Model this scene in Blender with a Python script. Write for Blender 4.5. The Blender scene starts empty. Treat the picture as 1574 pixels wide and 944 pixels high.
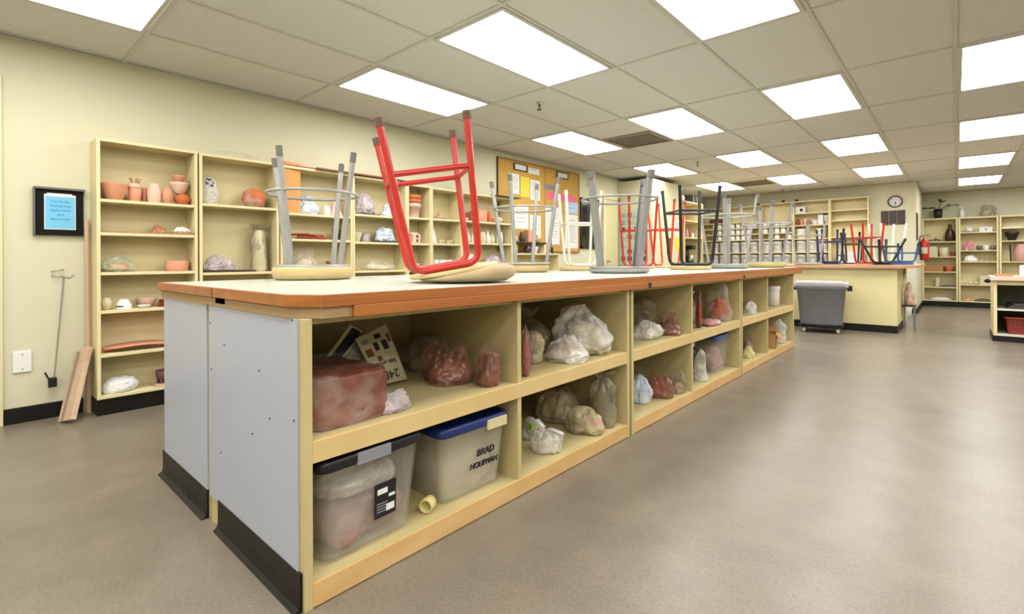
import bpy, bmesh, math, random
from mathutils import Vector, Matrix, noise
PI = math.pi
SC = bpy.context.scene
COL = SC.collection
random.seed(7)

# ------------------------------------------------------------------ survey of the room
FL, CXP, HYP, ROLL, EYE = 763.5, 787.0, 399.8, .0042, 1.02
YAW = math.atan(683 / 763.5)
SN, CS = math.sin(YAW), math.cos(YAW)
CEIL = 2.44

def sight(px, py):
    u = (px - CXP) / FL; v = (HYP - py) / FL
    r = u + v * ROLL; w = v - u * ROLL
    return (-SN + CS * r, CS + SN * r, w)
def on_x(px, py, x):
    d = sight(px, py); t = x / d[0]
    return Vector((x, d[1] * t, EYE + d[2] * t))
def on_y(px, py, y):
    d = sight(px, py); t = y / d[1]
    return Vector((d[0] * t, y, EYE + d[2] * t))
def fit(l, r, top, zb, x=None, y=None):
    """measured stand point, width and height of a thing standing at height zb on a plane of the room"""
    m = (l + r) / 2
    p = on_x(m, 400, x) if x is not None else on_y(m, 400, y)
    dep = -SN * p.x + CS * p.y
    u = (m - CXP) / FL
    w = (r - l) / FL * dep / math.sqrt(1 + u * u)
    hz = HYP - u * FL * ROLL
    z = EYE + (hz - top) / FL * dep
    return p.x, p.y, w, z - zb

# ------------------------------------------------------------------ materials
def lin(c):
    if isinstance(c, str):
        c = [int(c[i:i + 2], 16) for i in (0, 2, 4)]
    o = []
    for a in c:
        a = a / 255
        o.append(a / 12.92 if a <= .04045 else ((a + .055) / 1.055) ** 2.4)
    return (*o, 1)
MATS = {}
def mat(name, c, rough=.5, metal=0, spec=.5, var=None, bump=None, alpha=None, coat=0, emit=None, trans=0):
    """var=(scale, second colour, contrast); bump=(scale, strength); alpha=(low, high, scale)"""
    if name in MATS: return MATS[name]
    m = bpy.data.materials.new(name); m.use_nodes = True
    n = m.node_tree.nodes; l = m.node_tree.links
    b = n['Principled BSDF']
    b.inputs['Base Color'].default_value = lin(c)
    b.inputs['Roughness'].default_value = rough
    b.inputs['Metallic'].default_value = metal
    b.inputs['Specular IOR Level'].default_value = spec
    b.inputs['Coat Weight'].default_value = coat
    if trans: b.inputs['Transmission Weight'].default_value = trans
    tc = n.new('ShaderNodeTexCoord')
    def nz(scale, det=4, stretch=None):
        t = n.new('ShaderNodeTexNoise'); t.inputs['Scale'].default_value = scale; t.inputs['Detail'].default_value = det
        if stretch:
            mp = n.new('ShaderNodeMapping'); mp.inputs['Scale'].default_value = stretch
            l.new(tc.outputs['Object'], mp.inputs[0]); l.new(mp.outputs[0], t.inputs[0])
        else: l.new(tc.outputs['Object'], t.inputs[0])
        return t
    if var:
        t = nz(var[0], 5, var[3] if len(var) > 3 else None); r = n.new('ShaderNodeValToRGB')
        k = var[2]
        r.color_ramp.elements[0].position = .5 - k; r.color_ramp.elements[1].position = .5 + k
        r.color_ramp.elements[0].color = lin(c); r.color_ramp.elements[1].color = lin(var[1])
        l.new(t.outputs[0], r.inputs[0]); l.new(r.outputs[0], b.inputs['Base Color'])
    if bump:
        t = nz(bump[0], 6); bp = n.new('ShaderNodeBump'); bp.inputs['Strength'].default_value = bump[1]; bp.inputs['Distance'].default_value = .02
        if alpha or 'film' in name:
            t.noise_type = 'RIDGED_MULTIFRACTAL'; t.inputs['Distortion'].default_value = .8; t.inputs['Detail'].default_value = 3
        l.new(t.outputs[0], bp.inputs['Height']); l.new(bp.outputs[0], b.inputs['Normal'])
    if alpha:
        t = nz(alpha[2], 5); r = n.new('ShaderNodeMapRange')
        r.inputs[1].default_value = .38; r.inputs[2].default_value = .66
        r.inputs[3].default_value = alpha[0]; r.inputs[4].default_value = alpha[1]
        l.new(t.outputs[0], r.inputs[0]); l.new(r.outputs[0], b.inputs['Alpha'])
    if emit:
        b.inputs['Emission Color'].default_value = lin(emit[0]); b.inputs['Emission Strength'].default_value = emit[1]
    MATS[name] = m
    return m

WALL = mat('cream wall paint', 'dfdabc', .7, var=(1.2, 'dcd5b2', .3), bump=(160, .02))
SHELF = mat('cream shelf paint', 'ecdcaa', .55, var=(5, 'e6d5a0', .25), bump=(60, .03))
ISL = mat('pale varnished plywood', 'cbba86', .5, var=(3, 'bdab74', .25, (1, .15, 1)), bump=(50, .03))
KICKWOOD = mat('bare pine strip', 'cfa263', .55, var=(4, 'dcb77d', .2, (1, .1, 3)))
OAK = mat('red stained oak edging', '96501f', .42, var=(9, 'b0702f', .22, (1, .12, 4)), bump=(60, .05))
TOPLAM = mat('pale green laminate', 'bfc8b9', .3, var=(3, 'c8c9b8', .3))
ENDLAM = mat('white panel laminate', 'b3b7c2', .35, var=(2, 'adb1bc', .3))
BLACKBASE = mat('black vinyl base', '120f0c', .45, spec=.3, var=(6, '1b1712', .2))
CONC = None
STEEL = mat('grey painted steel', 'aeaaa4', .38, .2, var=(12, '9c9992', .25))
STEELD = mat('dull grey steel', '94928d', .42, .25)
RED = mat('red enamel tube', 'c4281b', .3, .0, var=(14, 'b52417', .3), coat=.3)
ORANGE = mat('orange red enamel tube', 'd2421f', .32, coat=.2)
WHITEM = mat('white enamel tube', 'e6e2cf', .35, coat=.2)
BLACKM = mat('black enamel tube', '131314', .3, coat=.2)
BLUEM = mat('dark blue enamel tube', '232358', .3, coat=.2)
BROWNM = mat('dark brown enamel tube', '37291f', .35)
RUBBER = mat('scuffed rubber foot', '6c4a3c', .7)
RUBG = mat('grey rubber foot', '6f6d66', .7)
BIRCH = mat('birch seat wood', 'd9c08a', .45, var=(5, 'c9ac72', .2, (1, .12, 8)))
SEATG = mat('grey painted seat', 'a3a197', .5, var=(10, '95938a', .25))
OCHRE = mat('olive yellow seat', 'c0b06a', .5)
TAUPE = mat('tan padded seat cover', 'bda77e', .6, var=(7, 'ab9369', .25), bump=(40, .08))
TERRA = mat('pink bisque clay', 'dc8f6d', .75, var=(9, 'e2a184', .25))
TERRA2 = mat('orange terracotta', 'd4743f', .75, var=(9, 'c9683a', .25))
PINK = mat('pale pink bisque', 'e6b79f', .75, var=(8, 'eccab4', .25))
DKRED = mat('dark red clay', '8e3d28', .7, var=(12, 'a65638', .25))
TAN = mat('tan clay', 'c39a6c', .75, var=(9, 'b3865a', .25))
CREAMC = mat('cream bisque', 'ddd2ae', .6, var=(8, 'd3c69b', .25))
WHITEC = mat('white glazed clay', 'ebe7dc', .35)
WHITEP = mat('white plastic', 'f3f1ea', .35)
WHITEP2 = mat('off white plastic', 'dcd6c2', .4)
BLUEP = mat('dark blue plastic', '1d2f6d', .35)
BLUEP2 = mat('mid blue plastic', '3f5c96', .35)
BLACKP = mat('black plastic', '131316', .35)
GREYP = mat('grey plastic', '8f9094', .4)
DGREYP = mat('charcoal plastic', '8b8d91', .5, var=(8, '7f8185', .3))
CREAMP = mat('cream plastic latch', 'e0cf9f', .45)
PAPER = mat('white paper', 'e8e6e0', .8)
INK = mat('black ink', '1c1a1a', .8)
GINK = mat('grey print', '8d8b88', .8)
NEWS = mat('newsprint', 'c7bf9c', .85, var=(6, 'b8b08c', .25))
REDINK = mat('brown red print', '7d4a34', .85)
CARD = mat('brown cardboard', 'c08a55', .8, var=(7, 'b07c4a', .25))
YELLOWC = mat('pale yellow card', 'dccb84', .8)
DKBROWN = mat('dark brown wood', '4a2a1c', .5, var=(6, '3b2016', .25, (1, .2, 4)))
PLY = mat('weathered plywood', 'c9a585', .7, var=(6, 'd9bfa4', .25, (1, .15, 4)), bump=(40, .05))
BROOM = mat('pale broom wood', 'd5b592', .6, var=(5, 'c7a582', .25))
FILMW = mat('milky plastic film', 'f4f0e6', .14, spec=.8, var=(14, 'e4ddcd', .25), bump=(14, .35), alpha=(.28, .82, 8))
FILMB = mat('beige plastic film', 'd3c49c', .2, var=(12, 'b8a67a', .25), bump=(15, .5), alpha=(.5, .92, 9))
FILMC = mat('clear plastic film', 'e8dccb', .12, spec=.9, bump=(16, .6), alpha=(.05, .4, 9))
FILMT = mat('tight clear film', 'e8dccb', .12, spec=.9, bump=(16, .5), alpha=(.0, .22, 9))
FILMG = mat('dingy clear plastic film', 'a8997a', .16, spec=.9, bump=(15, .55), alpha=(.2, .75, 8))
FILML = mat('lilac plastic film', 'cfc0c0', .22, bump=(24, .45), alpha=(.5, .92, 9))
FILMBL = mat('pale blue plastic film', 'd5dee6', .22, bump=(24, .45), alpha=(.7, .96, 9))
FILMR = mat('clay stained plastic film', 'a9735c', .14, spec=.9, var=(10, '8a5644', .25), bump=(15, .55), alpha=(.2, .72, 9))
CLAYB = mat('wet red brown clay', '8a4c38', .45, var=(7, 'a3644d', .25), bump=(14, .25))
CLAYD = mat('dark brown clay', '5c3227', .5, var=(9, '74453a', .25), bump=(16, .25))
CLAYO = mat('orange clay', 'b8572a', .5, var=(9, 'a3431d', .25), bump=(16, .3))
CLAYP = mat('pink grog clay', 'c07f80', .7, var=(40, 'a66466', .2), bump=(40, .3))
CLAYG = mat('grey buff clay', '8f8468', .6, var=(8, '6f6550', .25), bump=(16, .3))
CORK = mat('cork board', 'd3a650', .85, var=(30, 'c49743', .25))
ALU = mat('aluminium', 'b3b0a6', .35, .8)
CHROME = mat('chrome', 'c8c8c8', .15, 1)
GLASSD = mat('dark window glass', '14171d', .08, spec=.7)
BRICKRED = mat('brick red plastic', '8c3325', .45, var=(8, '9b3d2d', .25))
LEAF = mat('dark green leaf', '2d3a1e', .5)
STAINRED = mat('fire red enamel', 'b81c14', .3, coat=.3)
PINKP = mat('pink paper', 'ef6f8f', .8)
YELP = mat('yellow paper', 'e2d34a', .8)
BLUEPAPER = mat('sky blue paper', '7cc9ee', .8)
GREENP = mat('lime green print', '8fb53a', .5)

# ------------------------------------------------------------------ mesh builder
class MB:
    def __init__(s):
        s.v = []; s.f = []; s.mi = []; s.sm = []; s.cur = 0
    def add(s, vs, fs, smooth=False):
        o = len(s.v); s.v += [tuple(a) for a in vs]
        for f in fs:
            s.f.append(tuple(i + o for i in f)); s.mi.append(s.cur); s.sm.append(smooth)
        return s
    def m(s, i): s.cur = i; return s
    def box(s, x0, x1, y0, y1, z0, z1):
        if x0 > x1: x0, x1 = x1, x0
        if y0 > y1: y0, y1 = y1, y0
        vs = [(x, y, z) for z in (z0, z1) for y in (y0, y1) for x in (x0, x1)]
        return s.add(vs, [(0, 2, 3, 1), (4, 5, 7, 6), (0, 1, 5, 4), (2, 6, 7, 3), (0, 4, 6, 2), (1, 3, 7, 5)])
    def taper(s, c0, w0, d0, c1, w1, d1):
        """block from rectangle w0 x d0 centred c0 up to w1 x d1 centred c1"""
        vs = [(c0[0] + a * w0 / 2, c0[1] + b * d0 / 2, c0[2]) for b in (-1, 1) for a in (-1, 1)]
        vs += [(c1[0] + a * w1 / 2, c1[1] + b * d1 / 2, c1[2]) for b in (-1, 1) for a in (-1, 1)]
        return s.add(vs, [(0, 2, 3, 1), (4, 5, 7, 6), (0, 1, 5, 4), (2, 6, 7, 3), (0, 4, 6, 2), (1, 3, 7, 5)])
    def beam(s, p0, p1, w, t, side):
        p0 = Vector(p0); p1 = Vector(p1); d = (p1 - p0).normalized()
        a = Vector(side); a = (a - d * a.dot(d)).normalized(); b = d.cross(a)
        vs = [p + a * (i * w / 2) + b * (j * t / 2) for p in (p0, p1) for j in (-1, 1) for i in (-1, 1)]
        return s.add(vs, [(0, 2, 3, 1), (4, 5, 7, 6), (0, 1, 5, 4), (2, 6, 7, 3), (0, 4, 6, 2), (1, 3, 7, 5)])
    def prism(s, pts, z0, z1):
        n = len(pts)
        vs = [(x, y, z0) for x, y in pts] + [(x, y, z1) for x, y in pts]
        fs = [tuple(range(n - 1, -1, -1)), tuple(range(n, 2 * n))]
        fs += [(i, (i + 1) % n, n + (i + 1) % n, n + i) for i in range(n)]
        return s.add(vs, fs)
    def prism_y(s, pts, y0, y1):
        n = len(pts)
        vs = [(x, y0, z) for x, z in pts] + [(x, y1, z) for x, z in pts]
        fs = [tuple(range(n)), tuple(range(2 * n - 1, n - 1, -1))]
        fs += [(i, n + i, n + (i + 1) % n, (i + 1) % n) for i in range(n)]
        return s.add(vs, fs)
    def tube(s, pts, r, n=10, closed=False, rr=None):
        P = [Vector(p) for p in pts]; N = len(P)
        T = []
        for i in range(N):
            a = P[i - 1] if (i or closed) else P[i]; b = P[(i + 1) % N] if (i < N - 1 or closed) else P[i]
            T.append((b - a).normalized())
        u = T[0].orthogonal().normalized(); vs = []
        for i in range(N):
            u = (u - T[i] * u.dot(T[i])).normalized(); w = T[i].cross(u)
            q = rr[i] if rr else r
            vs += [P[i] + (u * math.cos(2 * PI * k / n) + w * math.sin(2 * PI * k / n)) * q for k in range(n)]
        fs = []
        for i in range(N if closed else N - 1):
            j = (i + 1) % N
            off = 0
            if closed and j == 0:
                best = min(range(n), key=lambda k: (vs[i * n] - vs[k]).length); off = best
            fs += [(i * n + k, i * n + (k + 1) % n, j * n + (k + 1 + off) % n, j * n + (k + off) % n) for k in range(n)]
        s.add(vs, fs, True)
        if not closed:
            s.add(vs[:n], [tuple(range(n - 1, -1, -1))]); s.add(vs[-n:], [tuple(range(n))])
        return s
    def cyl(s, p0, p1, r, r1=None, n=16):
        return s.tube([p0, p1], r, n, rr=[r, r if r1 is None else r1])
    def lathe(s, prof, n=24, c=(0, 0, 0), sx=1, sy=1, fn=None, smooth=True, caps=True):
        vs = []; R = len(prof)
        for i, (r, z) in enumerate(prof):
            for k in range(n):
                t = 2 * PI * k / n; q = r * (fn(t, z) if fn else 1)
                vs.append((c[0] + q * math.cos(t) * sx, c[1] + q * math.sin(t) * sy, c[2] + z))
        fs = [(i * n + k, i * n + (k + 1) % n, (i + 1) * n + (k + 1) % n, (i + 1) * n + k) for i in range(R - 1) for k in range(n)]
        s.add(vs, fs, smooth)
        for i, fl in ((0, True), (R - 1, False)):
            if caps and prof[i][0] > 1e-5:
                ring = list(range(i * n, i * n + n))
                s.add([vs[j] for j in ring], [tuple(reversed(range(n))) if fl else tuple(range(n))])
        return s
    def grid(s, fn, nu, nv, smooth=True, mfn=None):
        vs = [fn(i / nu, j / nv) for j in range(nv + 1) for i in range(nu + 1)]
        for j in range(nv):
            for i in range(nu):
                pass
        o = len(s.v); s.v += [tuple(a) for a in vs]
        for j in range(nv):
            for i in range(nu):
                a = j * (nu + 1) + i
                s.f.append((o + a, o + a + 1, o + a + nu + 2, o + a + nu + 1)); s.sm.append(smooth)
                s.mi.append(mfn((i + .5) / nu, (j + .5) / nv) if mfn else s.cur)
        return s
    def sphere(s, c, r, n=16, m=10, sz=1):
        return s.lathe([(max(r * math.sin(PI * i / m), 1e-6), -r * sz * math.cos(PI * i / m)) for i in range(m + 1)], n, c)
    def build(s, name, mats, parent=None, bev=0, solid=0, sub=0, loc=None):
        me = bpy.data.meshes.new(name)
        me.from_pydata(s.v, [], s.f)
        if not isinstance(mats, (list, tuple)): mats = [mats]
        for q in mats: me.materials.append(q)
        me.polygons.foreach_set('material_index', s.mi)
        me.polygons.foreach_set('use_smooth', s.sm)
        me.update()
        o = bpy.data.objects.new(name, me); COL.objects.link(o)
        if parent: o.parent = parent
        if loc is not None: o.location = loc
        if solid:
            q = o.modifiers.new('thickness', 'SOLIDIFY'); q.thickness = solid; q.offset = 0
        if bev:
            q = o.modifiers.new('edges', 'BEVEL'); q.width = bev; q.segments = 2; q.limit_method = 'ANGLE'; q.angle_limit = math.radians(50)
            q.harden_normals = False
        if sub:
            q = o.modifiers.new('smooth', 'SUBSURF'); q.levels = sub; q.render_levels = sub
        return o

def tag(o, label, cat, group=None):
    o['label'] = label; o['category'] = cat
    if group: o['group'] = group
    return o
def thing(name, label, cat, loc=(0, 0, 0), rz=0, group=None, rot=None):
    o = bpy.data.objects.new(name, None); COL.objects.link(o); o.empty_display_size = .05
    o.location = loc; o.rotation_euler = rot if rot else (0, 0, rz)
    return tag(o, label, cat, group)
def one(mb, name, label, cat, mats, loc=(0, 0, 0), rz=0, group=None, rot=None, **k):
    o = mb.build(name, mats, None, **k); o.location = loc; o.rotation_euler = rot if rot else (0, 0, rz)
    return tag(o, label, cat, group)
def struct(name, mb, mats, **k):
    o = mb.build(name, mats, None, **k); o['kind'] = 'structure'; return o
def copy_tree(o, parent=None):
    c = o.copy(); COL.objects.link(c)
    if parent: c.parent = parent
    for ch in list(o.children): copy_tree(ch, c)
    return c
def words_mesh(txt, size, name, material, parent, loc, rot, align='CENTER', depth=.0008, shear=0, spacing=1.0):
    cu = bpy.data.curves.new(name, 'FONT'); cu.body = txt; cu.size = size; cu.align_x = align; cu.align_y = 'CENTER'
    cu.extrude = depth; cu.shear = shear; cu.space_character = spacing
    t = bpy.data.objects.new(name + ' src', cu); COL.objects.link(t)
    dg = bpy.context.evaluated_depsgraph_get()
    me = bpy.data.meshes.new_from_object(t.evaluated_get(dg))
    bpy.data.objects.remove(t); bpy.data.curves.remove(cu)
    me.name = name; me.materials.clear(); me.materials.append(material)
    o = bpy.data.objects.new(name, me); COL.objects.link(o)
    o.parent = parent; o.location = loc; o.rotation_euler = rot
    return o

# ------------------------------------------------------------------ soft shapes
def ridge(p, f):
    """crumple: sharp ridges between flat facets, at three sizes"""
    q = Vector(p) * f
    q = q + Vector((noise.noise(q * .8), noise.noise(q * .8 + Vector((9, 2, 4))), noise.noise(q * .8 + Vector((1, 8, 3))))) * .55
    d = noise.voronoi(q * 1.15)[0]; a = .55 - min(d[1] - d[0], .9) * 1.25
    d = noise.voronoi(q * 2.5 + Vector((4, 4, 1)))[0]; b = .5 - min(d[1] - d[0], .9) * 1.2
    c = 1 - abs(noise.noise(q * 3.7 + Vector((5, 1, 6)))) * 2.4
    return a * .62 + b * .34 + c * .1 + .1
def catmull(prof, n):
    out = []
    P = [prof[0]] + list(prof) + [prof[-1]]
    seg = len(prof) - 1
    for k in range(n + 1):
        t = k / n * seg; i = min(int(t), seg - 1); t -= i
        p0, p1, p2, p3 = P[i:i + 4]
        q = []
        for c in (0, 1):
            q.append(.5 * (2 * p1[c] + (p2[c] - p0[c]) * t + (2 * p0[c] - 5 * p1[c] + 4 * p2[c] - p3[c]) * t * t + (3 * p1[c] - p0[c] - 3 * p2[c] + p3[c]) * t ** 3))
        out.append((max(q[0], .001), q[1]))
    return out
STY = {
    'block': [(.01, 0), (.9, 0), (.98, .04), (1, .3), (1, .6), (.985, .9), (.93, .985), (.6, 1), (.01, 1)],
    'tied': [(.01, 0), (.62, 0), (.93, .1), (1, .27), (.93, .45), (.68, .6), (.3, .72), (.16, .79), (.3, .87), (.48, 1), (.36, .97), (.06, .84)],
    'lump': [(.01, 0), (.7, 0), (.97, .14), (1, .38), (.9, .62), (.66, .82), (.3, .95), (.01, 1)],
    'slump': [(.01, 0), (.86, 0), (1, .1), (1, .28), (.85, .52), (.58, .76), (.34, .92), (.01, 1)],
    'cone': [(.01, 0), (.85, 0), (1, .08), (.98, .25), (.88, .5), (.72, .75), (.5, .93), (.01, 1)],
    'tall': [(.01, 0), (.9, 0), (1, .05), (.97, .3), (.92, .55), (.88, .75), (.6, .84), (.5, .87), (.85, .95), (.95, 1), (.7, .98), (.1, .9)],
    'sack': [(.01, 0), (.8, 0), (1, .12), (.98, .4), (.9, .62), (.72, .8), (.5, .9), (.62, .97), (.7, 1), (.5, .97), (.05, .86)],
}
def soft(w, d, h, seed, style='lump', amp=.1, pleat=.1, nple=9, lean=(0, 0), box=0, nr=54, ns=92, f=None, lump=.22):
    mb = MB(); rnd = random.Random(seed)
    prof = catmull(STY[style], nr)
    ph = rnd.uniform(0, 6); sv = Vector((seed * 3.17 % 50, seed * 1.7 % 31, seed * .73 % 17))
    f = f or 3.6 / max(.06, (w + d + h) / 3) * .55
    mn = min(w, d, h); av = (w + d + h) / 3
    vs = []
    for i, (r, z) in enumerate(prof):
        for k in range(ns):
            t = 2 * PI * k / ns
            c, s_ = math.cos(t), math.sin(t)
            if box:
                q = (abs(c) ** box + abs(s_) ** box) ** (-1 / box)
                c *= q; s_ *= q
            up = max(0, min(1, (z - .35) / .4))
            w1 = noise.noise(Vector((c * 1.6, s_ * 1.6, z * 1.4 + seed)))
            pl = 1 + pleat * (.15 + 1.1 * up) * math.sin(nple * t + ph + 5 * w1) * (.6 + .8 * noise.noise(Vector((c * 2.2, s_ * 2.2, seed * 1.3))))
            x = w / 2 * r * c * pl; y = d / 2 * r * s_ * pl; zz = h * z
            p = Vector((x, y, zz))
            nrm = Vector((c / w, s_ / d, (z - .45) * 1.2 / h if z > 0 else 0)); nrm.normalize()
            soft_k = 1 if z > .02 else .3
            p += nrm * (lump * mn * noise.noise(p * (2.0 / av) + sv) * soft_k)
            p += nrm * (amp * 1.25 * mn * (ridge(p + sv, f) - .42) * soft_k)
            p.x += lean[0] * w * z * z; p.y += lean[1] * d * z * z
            p.z = max(p.z, 0)
            vs.append(p)
    # keep the outline within the stated size
    if not box:
        ex = max(abs(q.x) for q in vs) / (w / 2); ey = max(abs(q.y) for q in vs) / (d / 2); ez_ = max(q.z for q in vs) / h
        for q in vs: q.x /= max(1, ex); q.y /= max(1, ey); q.z /= max(1, ez_)
    R = len(prof)
    fs = [(i * ns + k, i * ns + (k + 1) % ns, (i + 1) * ns + (k + 1) % ns, (i + 1) * ns + k) for i in range(R - 1) for k in range(ns)]
    mb.add(vs, fs, True)
    mb.add(vs[:ns], [tuple(reversed(range(ns)))], True)
    mb.add(vs[-ns:], [tuple(range(ns))], True)
    return mb
def fold(w, d, h, seed, thick=.0):
    """heap of crumpled sheet"""
    return soft(w, d, h, seed, 'slump', .2, .12, 7)

NSEED = [11]
def bag(x, y, z, w, d, h, label, film, clay=None, style='tied', rz=0, seed=None, name='plastic_bag', cat='bag', group=None, fill=.6, fillw=.86, lean=(0, 0), amp=.1, box=0, cbox=0, pleat=.1, nple=9, cstyle='lump', cname='clay'):
    NSEED[0] += 1; seed = seed or NSEED[0]
    m = soft(w, d, h, seed, style, amp, pleat, nple, lean, box)
    if clay is None:
        return one(m, name, label, cat, film, (x, y, z + .001), rz, group)
    t = thing(name, label, cat, (x, y, z + .001), rz, group)
    m.build('bag_film', film, t)
    soft(w * fillw * .8, d * fillw * .8, h * fill * .92, seed + 400, cstyle, amp * .6, .03, 5, (lean[0] * .3, lean[1] * .3), cbox or box, 24, 40, lump=.1).build(cname, clay, t, loc=(0, 0, .002))
    return t
# ------------------------------------------------------------------ room shell
def concrete():
    m = bpy.data.materials.new('polished concrete'); m.use_nodes = True
    n = m.node_tree.nodes; l = m.node_tree.links; b = n['Principled BSDF']
    tc = n.new('ShaderNodeTexCoord')
    def nz(s, d, r=.6):
        t = n.new('ShaderNodeTexNoise'); t.inputs['Scale'].default_value = s; t.inputs['Detail'].default_value = d; t.inputs['Roughness'].default_value = r
        l.new(tc.outputs['Object'], t.inputs[0]); return t
    def ramp(t, a, ca, bb, cb):
        r = n.new('ShaderNodeValToRGB'); e = r.color_ramp.elements
        e[0].position = a; e[1].position = bb; e[0].color = lin(ca); e[1].color = lin(cb)
        l.new(t.outputs[0], r.inputs[0]); return r
    def mix(a, bb, f, mode='MIX'):
        x = n.new('ShaderNodeMix'); x.data_type = 'RGBA'; x.blend_type = mode; x.inputs[0].default_value = f
        l.new(a.outputs[0], x.inputs[6]); l.new(bb.outputs[0], x.inputs[7])
        class O: outputs = [x.outputs[2]]
        return O
    big = ramp(nz(.6, 4, .5), .3, '6b6254', .7, '877c6a')
    med = ramp(nz(4.5, 6, .62), .25, '62594b', .75, '958a77')
    fin = ramp(nz(85, 3), .25, '4c4437', .75, '9c917f')
    c1 = mix(big, med, .45); c2 = mix(c1, fin, .28)
    l.new(c2.outputs[0], b.inputs['Base Color'])
    mr = n.new('ShaderNodeMapRange'); mr.inputs[1].default_value = .3; mr.inputs[2].default_value = .7; mr.inputs[3].default_value = .29; mr.inputs[4].default_value = .37
    l.new(nz(1.3, 3, .45).outputs[0], mr.inputs[0]); l.new(mr.outputs[0], b.inputs['Roughness'])
    b.inputs['Specular IOR Level'].default_value = .45
    bp = n.new('ShaderNodeBump'); bp.inputs['Strength'].default_value = .04; bp.inputs['Distance'].default_value = .01
    l.new(nz(90, 2).outputs[0], bp.inputs['Height'])
    return m
CONC = concrete()
CEILM = mat('speckled ceiling tile', 'f0efea', .9, var=(110, 'e0ddd3', .22), bump=(140, .25))
TBAR = mat('ceiling grid metal', 'd9d6ca', .6)
XL, XR, YB, YF, YC = -4.43, 4.6, 11.75, 14.2, -3.2
struct('floor', MB().box(XL - .1, XR + .1, YC - .1, YF + .1, -.1, 0), CONC)
struct('ceiling', MB().box(XL - .1, XR + .1, YC - .1, YF + .1, CEIL + .004, CEIL + .1), CEILM)
struct('wall_left', MB().box(XL - .1, XL, YC - .1, YB + .1, 0, CEIL), WALL)
struct('wall_back', MB().box(XL, -.55, YB, YB + .1, 0, CEIL), WALL)
struct('wall_return', MB().box(-.65, -.55, YB + .1, YF, 0, CEIL), WALL)
struct('wall_far', MB().box(-.65, XR + .1, YF, YF + .1, 0, CEIL), WALL)
struct('wall_right', MB().box(XR, XR + .1, YC - .1, YF, 0, CEIL), WALL)
struct('wall_front', MB().box(XL, XR, YC - .1, YC, 0, CEIL), WALL)
struct('wall_column', MB().box(XL, -3.78, 7.75, 8.92, 0, 2.378), mat('column paint', 'e2d9b2', .65, bump=(160, .02)), bev=.004)
struct('baseboard_left', MB().box(XL, XL + .012, YC, .57, 0, .1), BLACKBASE, bev=.003)
struct('baseboard_back', MB().box(-1.2, -.55, YB - .012, YB, 0, .1).box(-.55, -.538, YB - .012, 13.85, 0, .1), BLACKBASE)
struct('trim_1', MB().box(XL, XL + .02, .11, .19, 0, 2.1).box(XL, XL + .02, -.9, .19, 2.1, 2.18), mat('cream casing paint', 'e6dcae', .5), bev=.003)
g = MB()
for k in range(-1, 15):
    x = .625 * k - 3.75 - .625
    if XL < x < XR: g.box(x - .011, x + .011, YC, YF, CEIL - .003, CEIL + .004)
ky = [-.43 + 1.226 * k for k in range(-2, 12)]
for y in ky:
    g.box(XL, XR, y - .011, y + .011, CEIL - .0025, CEIL + .004)
struct('trim_2', g, TBAR)
struct('trim_3', MB().box(XL, XL + .02, YC, 7.75, CEIL - .012, CEIL), TBAR)

# window and door at the far end of the left wall
w = bpy.data.objects.new('window_1', None); COL.objects.link(w); w.location = (XL, 6.56, 1.2); w['kind'] = 'structure'
g = MB()
g.box(0, .03, 0, .54, 0, .035).box(0, .03, 0, .54, .77, .805).box(0, .03, 0, .03, 0, .805).box(0, .03, .51, .54, 0, .805)
g.build('window_frame', mat('black window frame', '1a1917', .4), w)
MB().box(.002, .012, .03, .51, .035, .77).build('window_pane', GLASSD, w)
MB().box(0, .024, .02, .52, .41, .43).build('window_rail', MATS['black window frame'], w)
d = bpy.data.objects.new('door_1', None); COL.objects.link(d); d.location = (XL, 7.2, 0); d['kind'] = 'structure'
MB().box(0, .05, 0, .06, 0, 2.1).box(0, .05, .06, .5, 2.04, 2.1).build('door_frame', mat('cream trim gloss', 'e7dfb6', .4), d, bev=.004)
MB().box(.003, .03, .06, .5, .005, 2.04).build('door_panel', mat('cream door', 'ded39f', .5), d)
MB().cyl((.03, .13, 1.0), (.075, .13, 1.0), .012).sphere((.085, .13, 1.0), .025).build('door_handle', CHROME, d)

# ceiling lights
LITE = bpy.data.materials.new('lit acrylic diffuser'); LITE.use_nodes = True
_n = LITE.node_tree.nodes; _n['Principled BSDF'].inputs['Base Color'].default_value = (.9, .9, .9, 1)
_n['Principled BSDF'].inputs['Emission Color'].default_value = (.985, .99, 1, 1); _n['Principled BSDF'].inputs['Emission Strength'].default_value = 9.0
ORD = ['first', 'second', 'third', 'fourth', 'fifth', 'sixth', 'seventh', 'eighth', 'ninth', 'tenth', 'eleventh', 'twelfth', 'thirteenth', 'fourteenth', 'fifteenth', 'sixteenth']
def light():
    t = thing('ceiling_light', 'x', 'light')
    a, b = .3, .595
    f = MB().box(-a, -a + .024, -b, b, -.009, .0).box(a - .024, a, -b, b, -.009, 0).box(-a + .024, a - .024, -b, -b + .024, -.009, 0).box(-a + .024, a - .024, b - .024, b, -.009, 0)
    f.build('frame', mat('light frame paint', 'd6d3c8', .5), t)
    g = MB(); g.grid(lambda u, v: ((u - .5) * .552, (.5 - v) * 1.142, -.004), 1, 1, False); g.build('diffuser', LITE, t)
    return t
lt = None
rows = {0: -.43, 1: 2.022, 2: 4.474, 3: 6.926, 4: 9.378, 5: 11.83, -1: -2.882}
seen = {(0, 0), (0, 1), (0, 2), (0, 3), (0, 4), (1, 1), (1, 2), (1, 3), (1, 4), (2, 1), (2, 2), (2, 3), (2, 4), (3, 2), (3, 3), (3, 4), (3, 5)}
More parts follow.
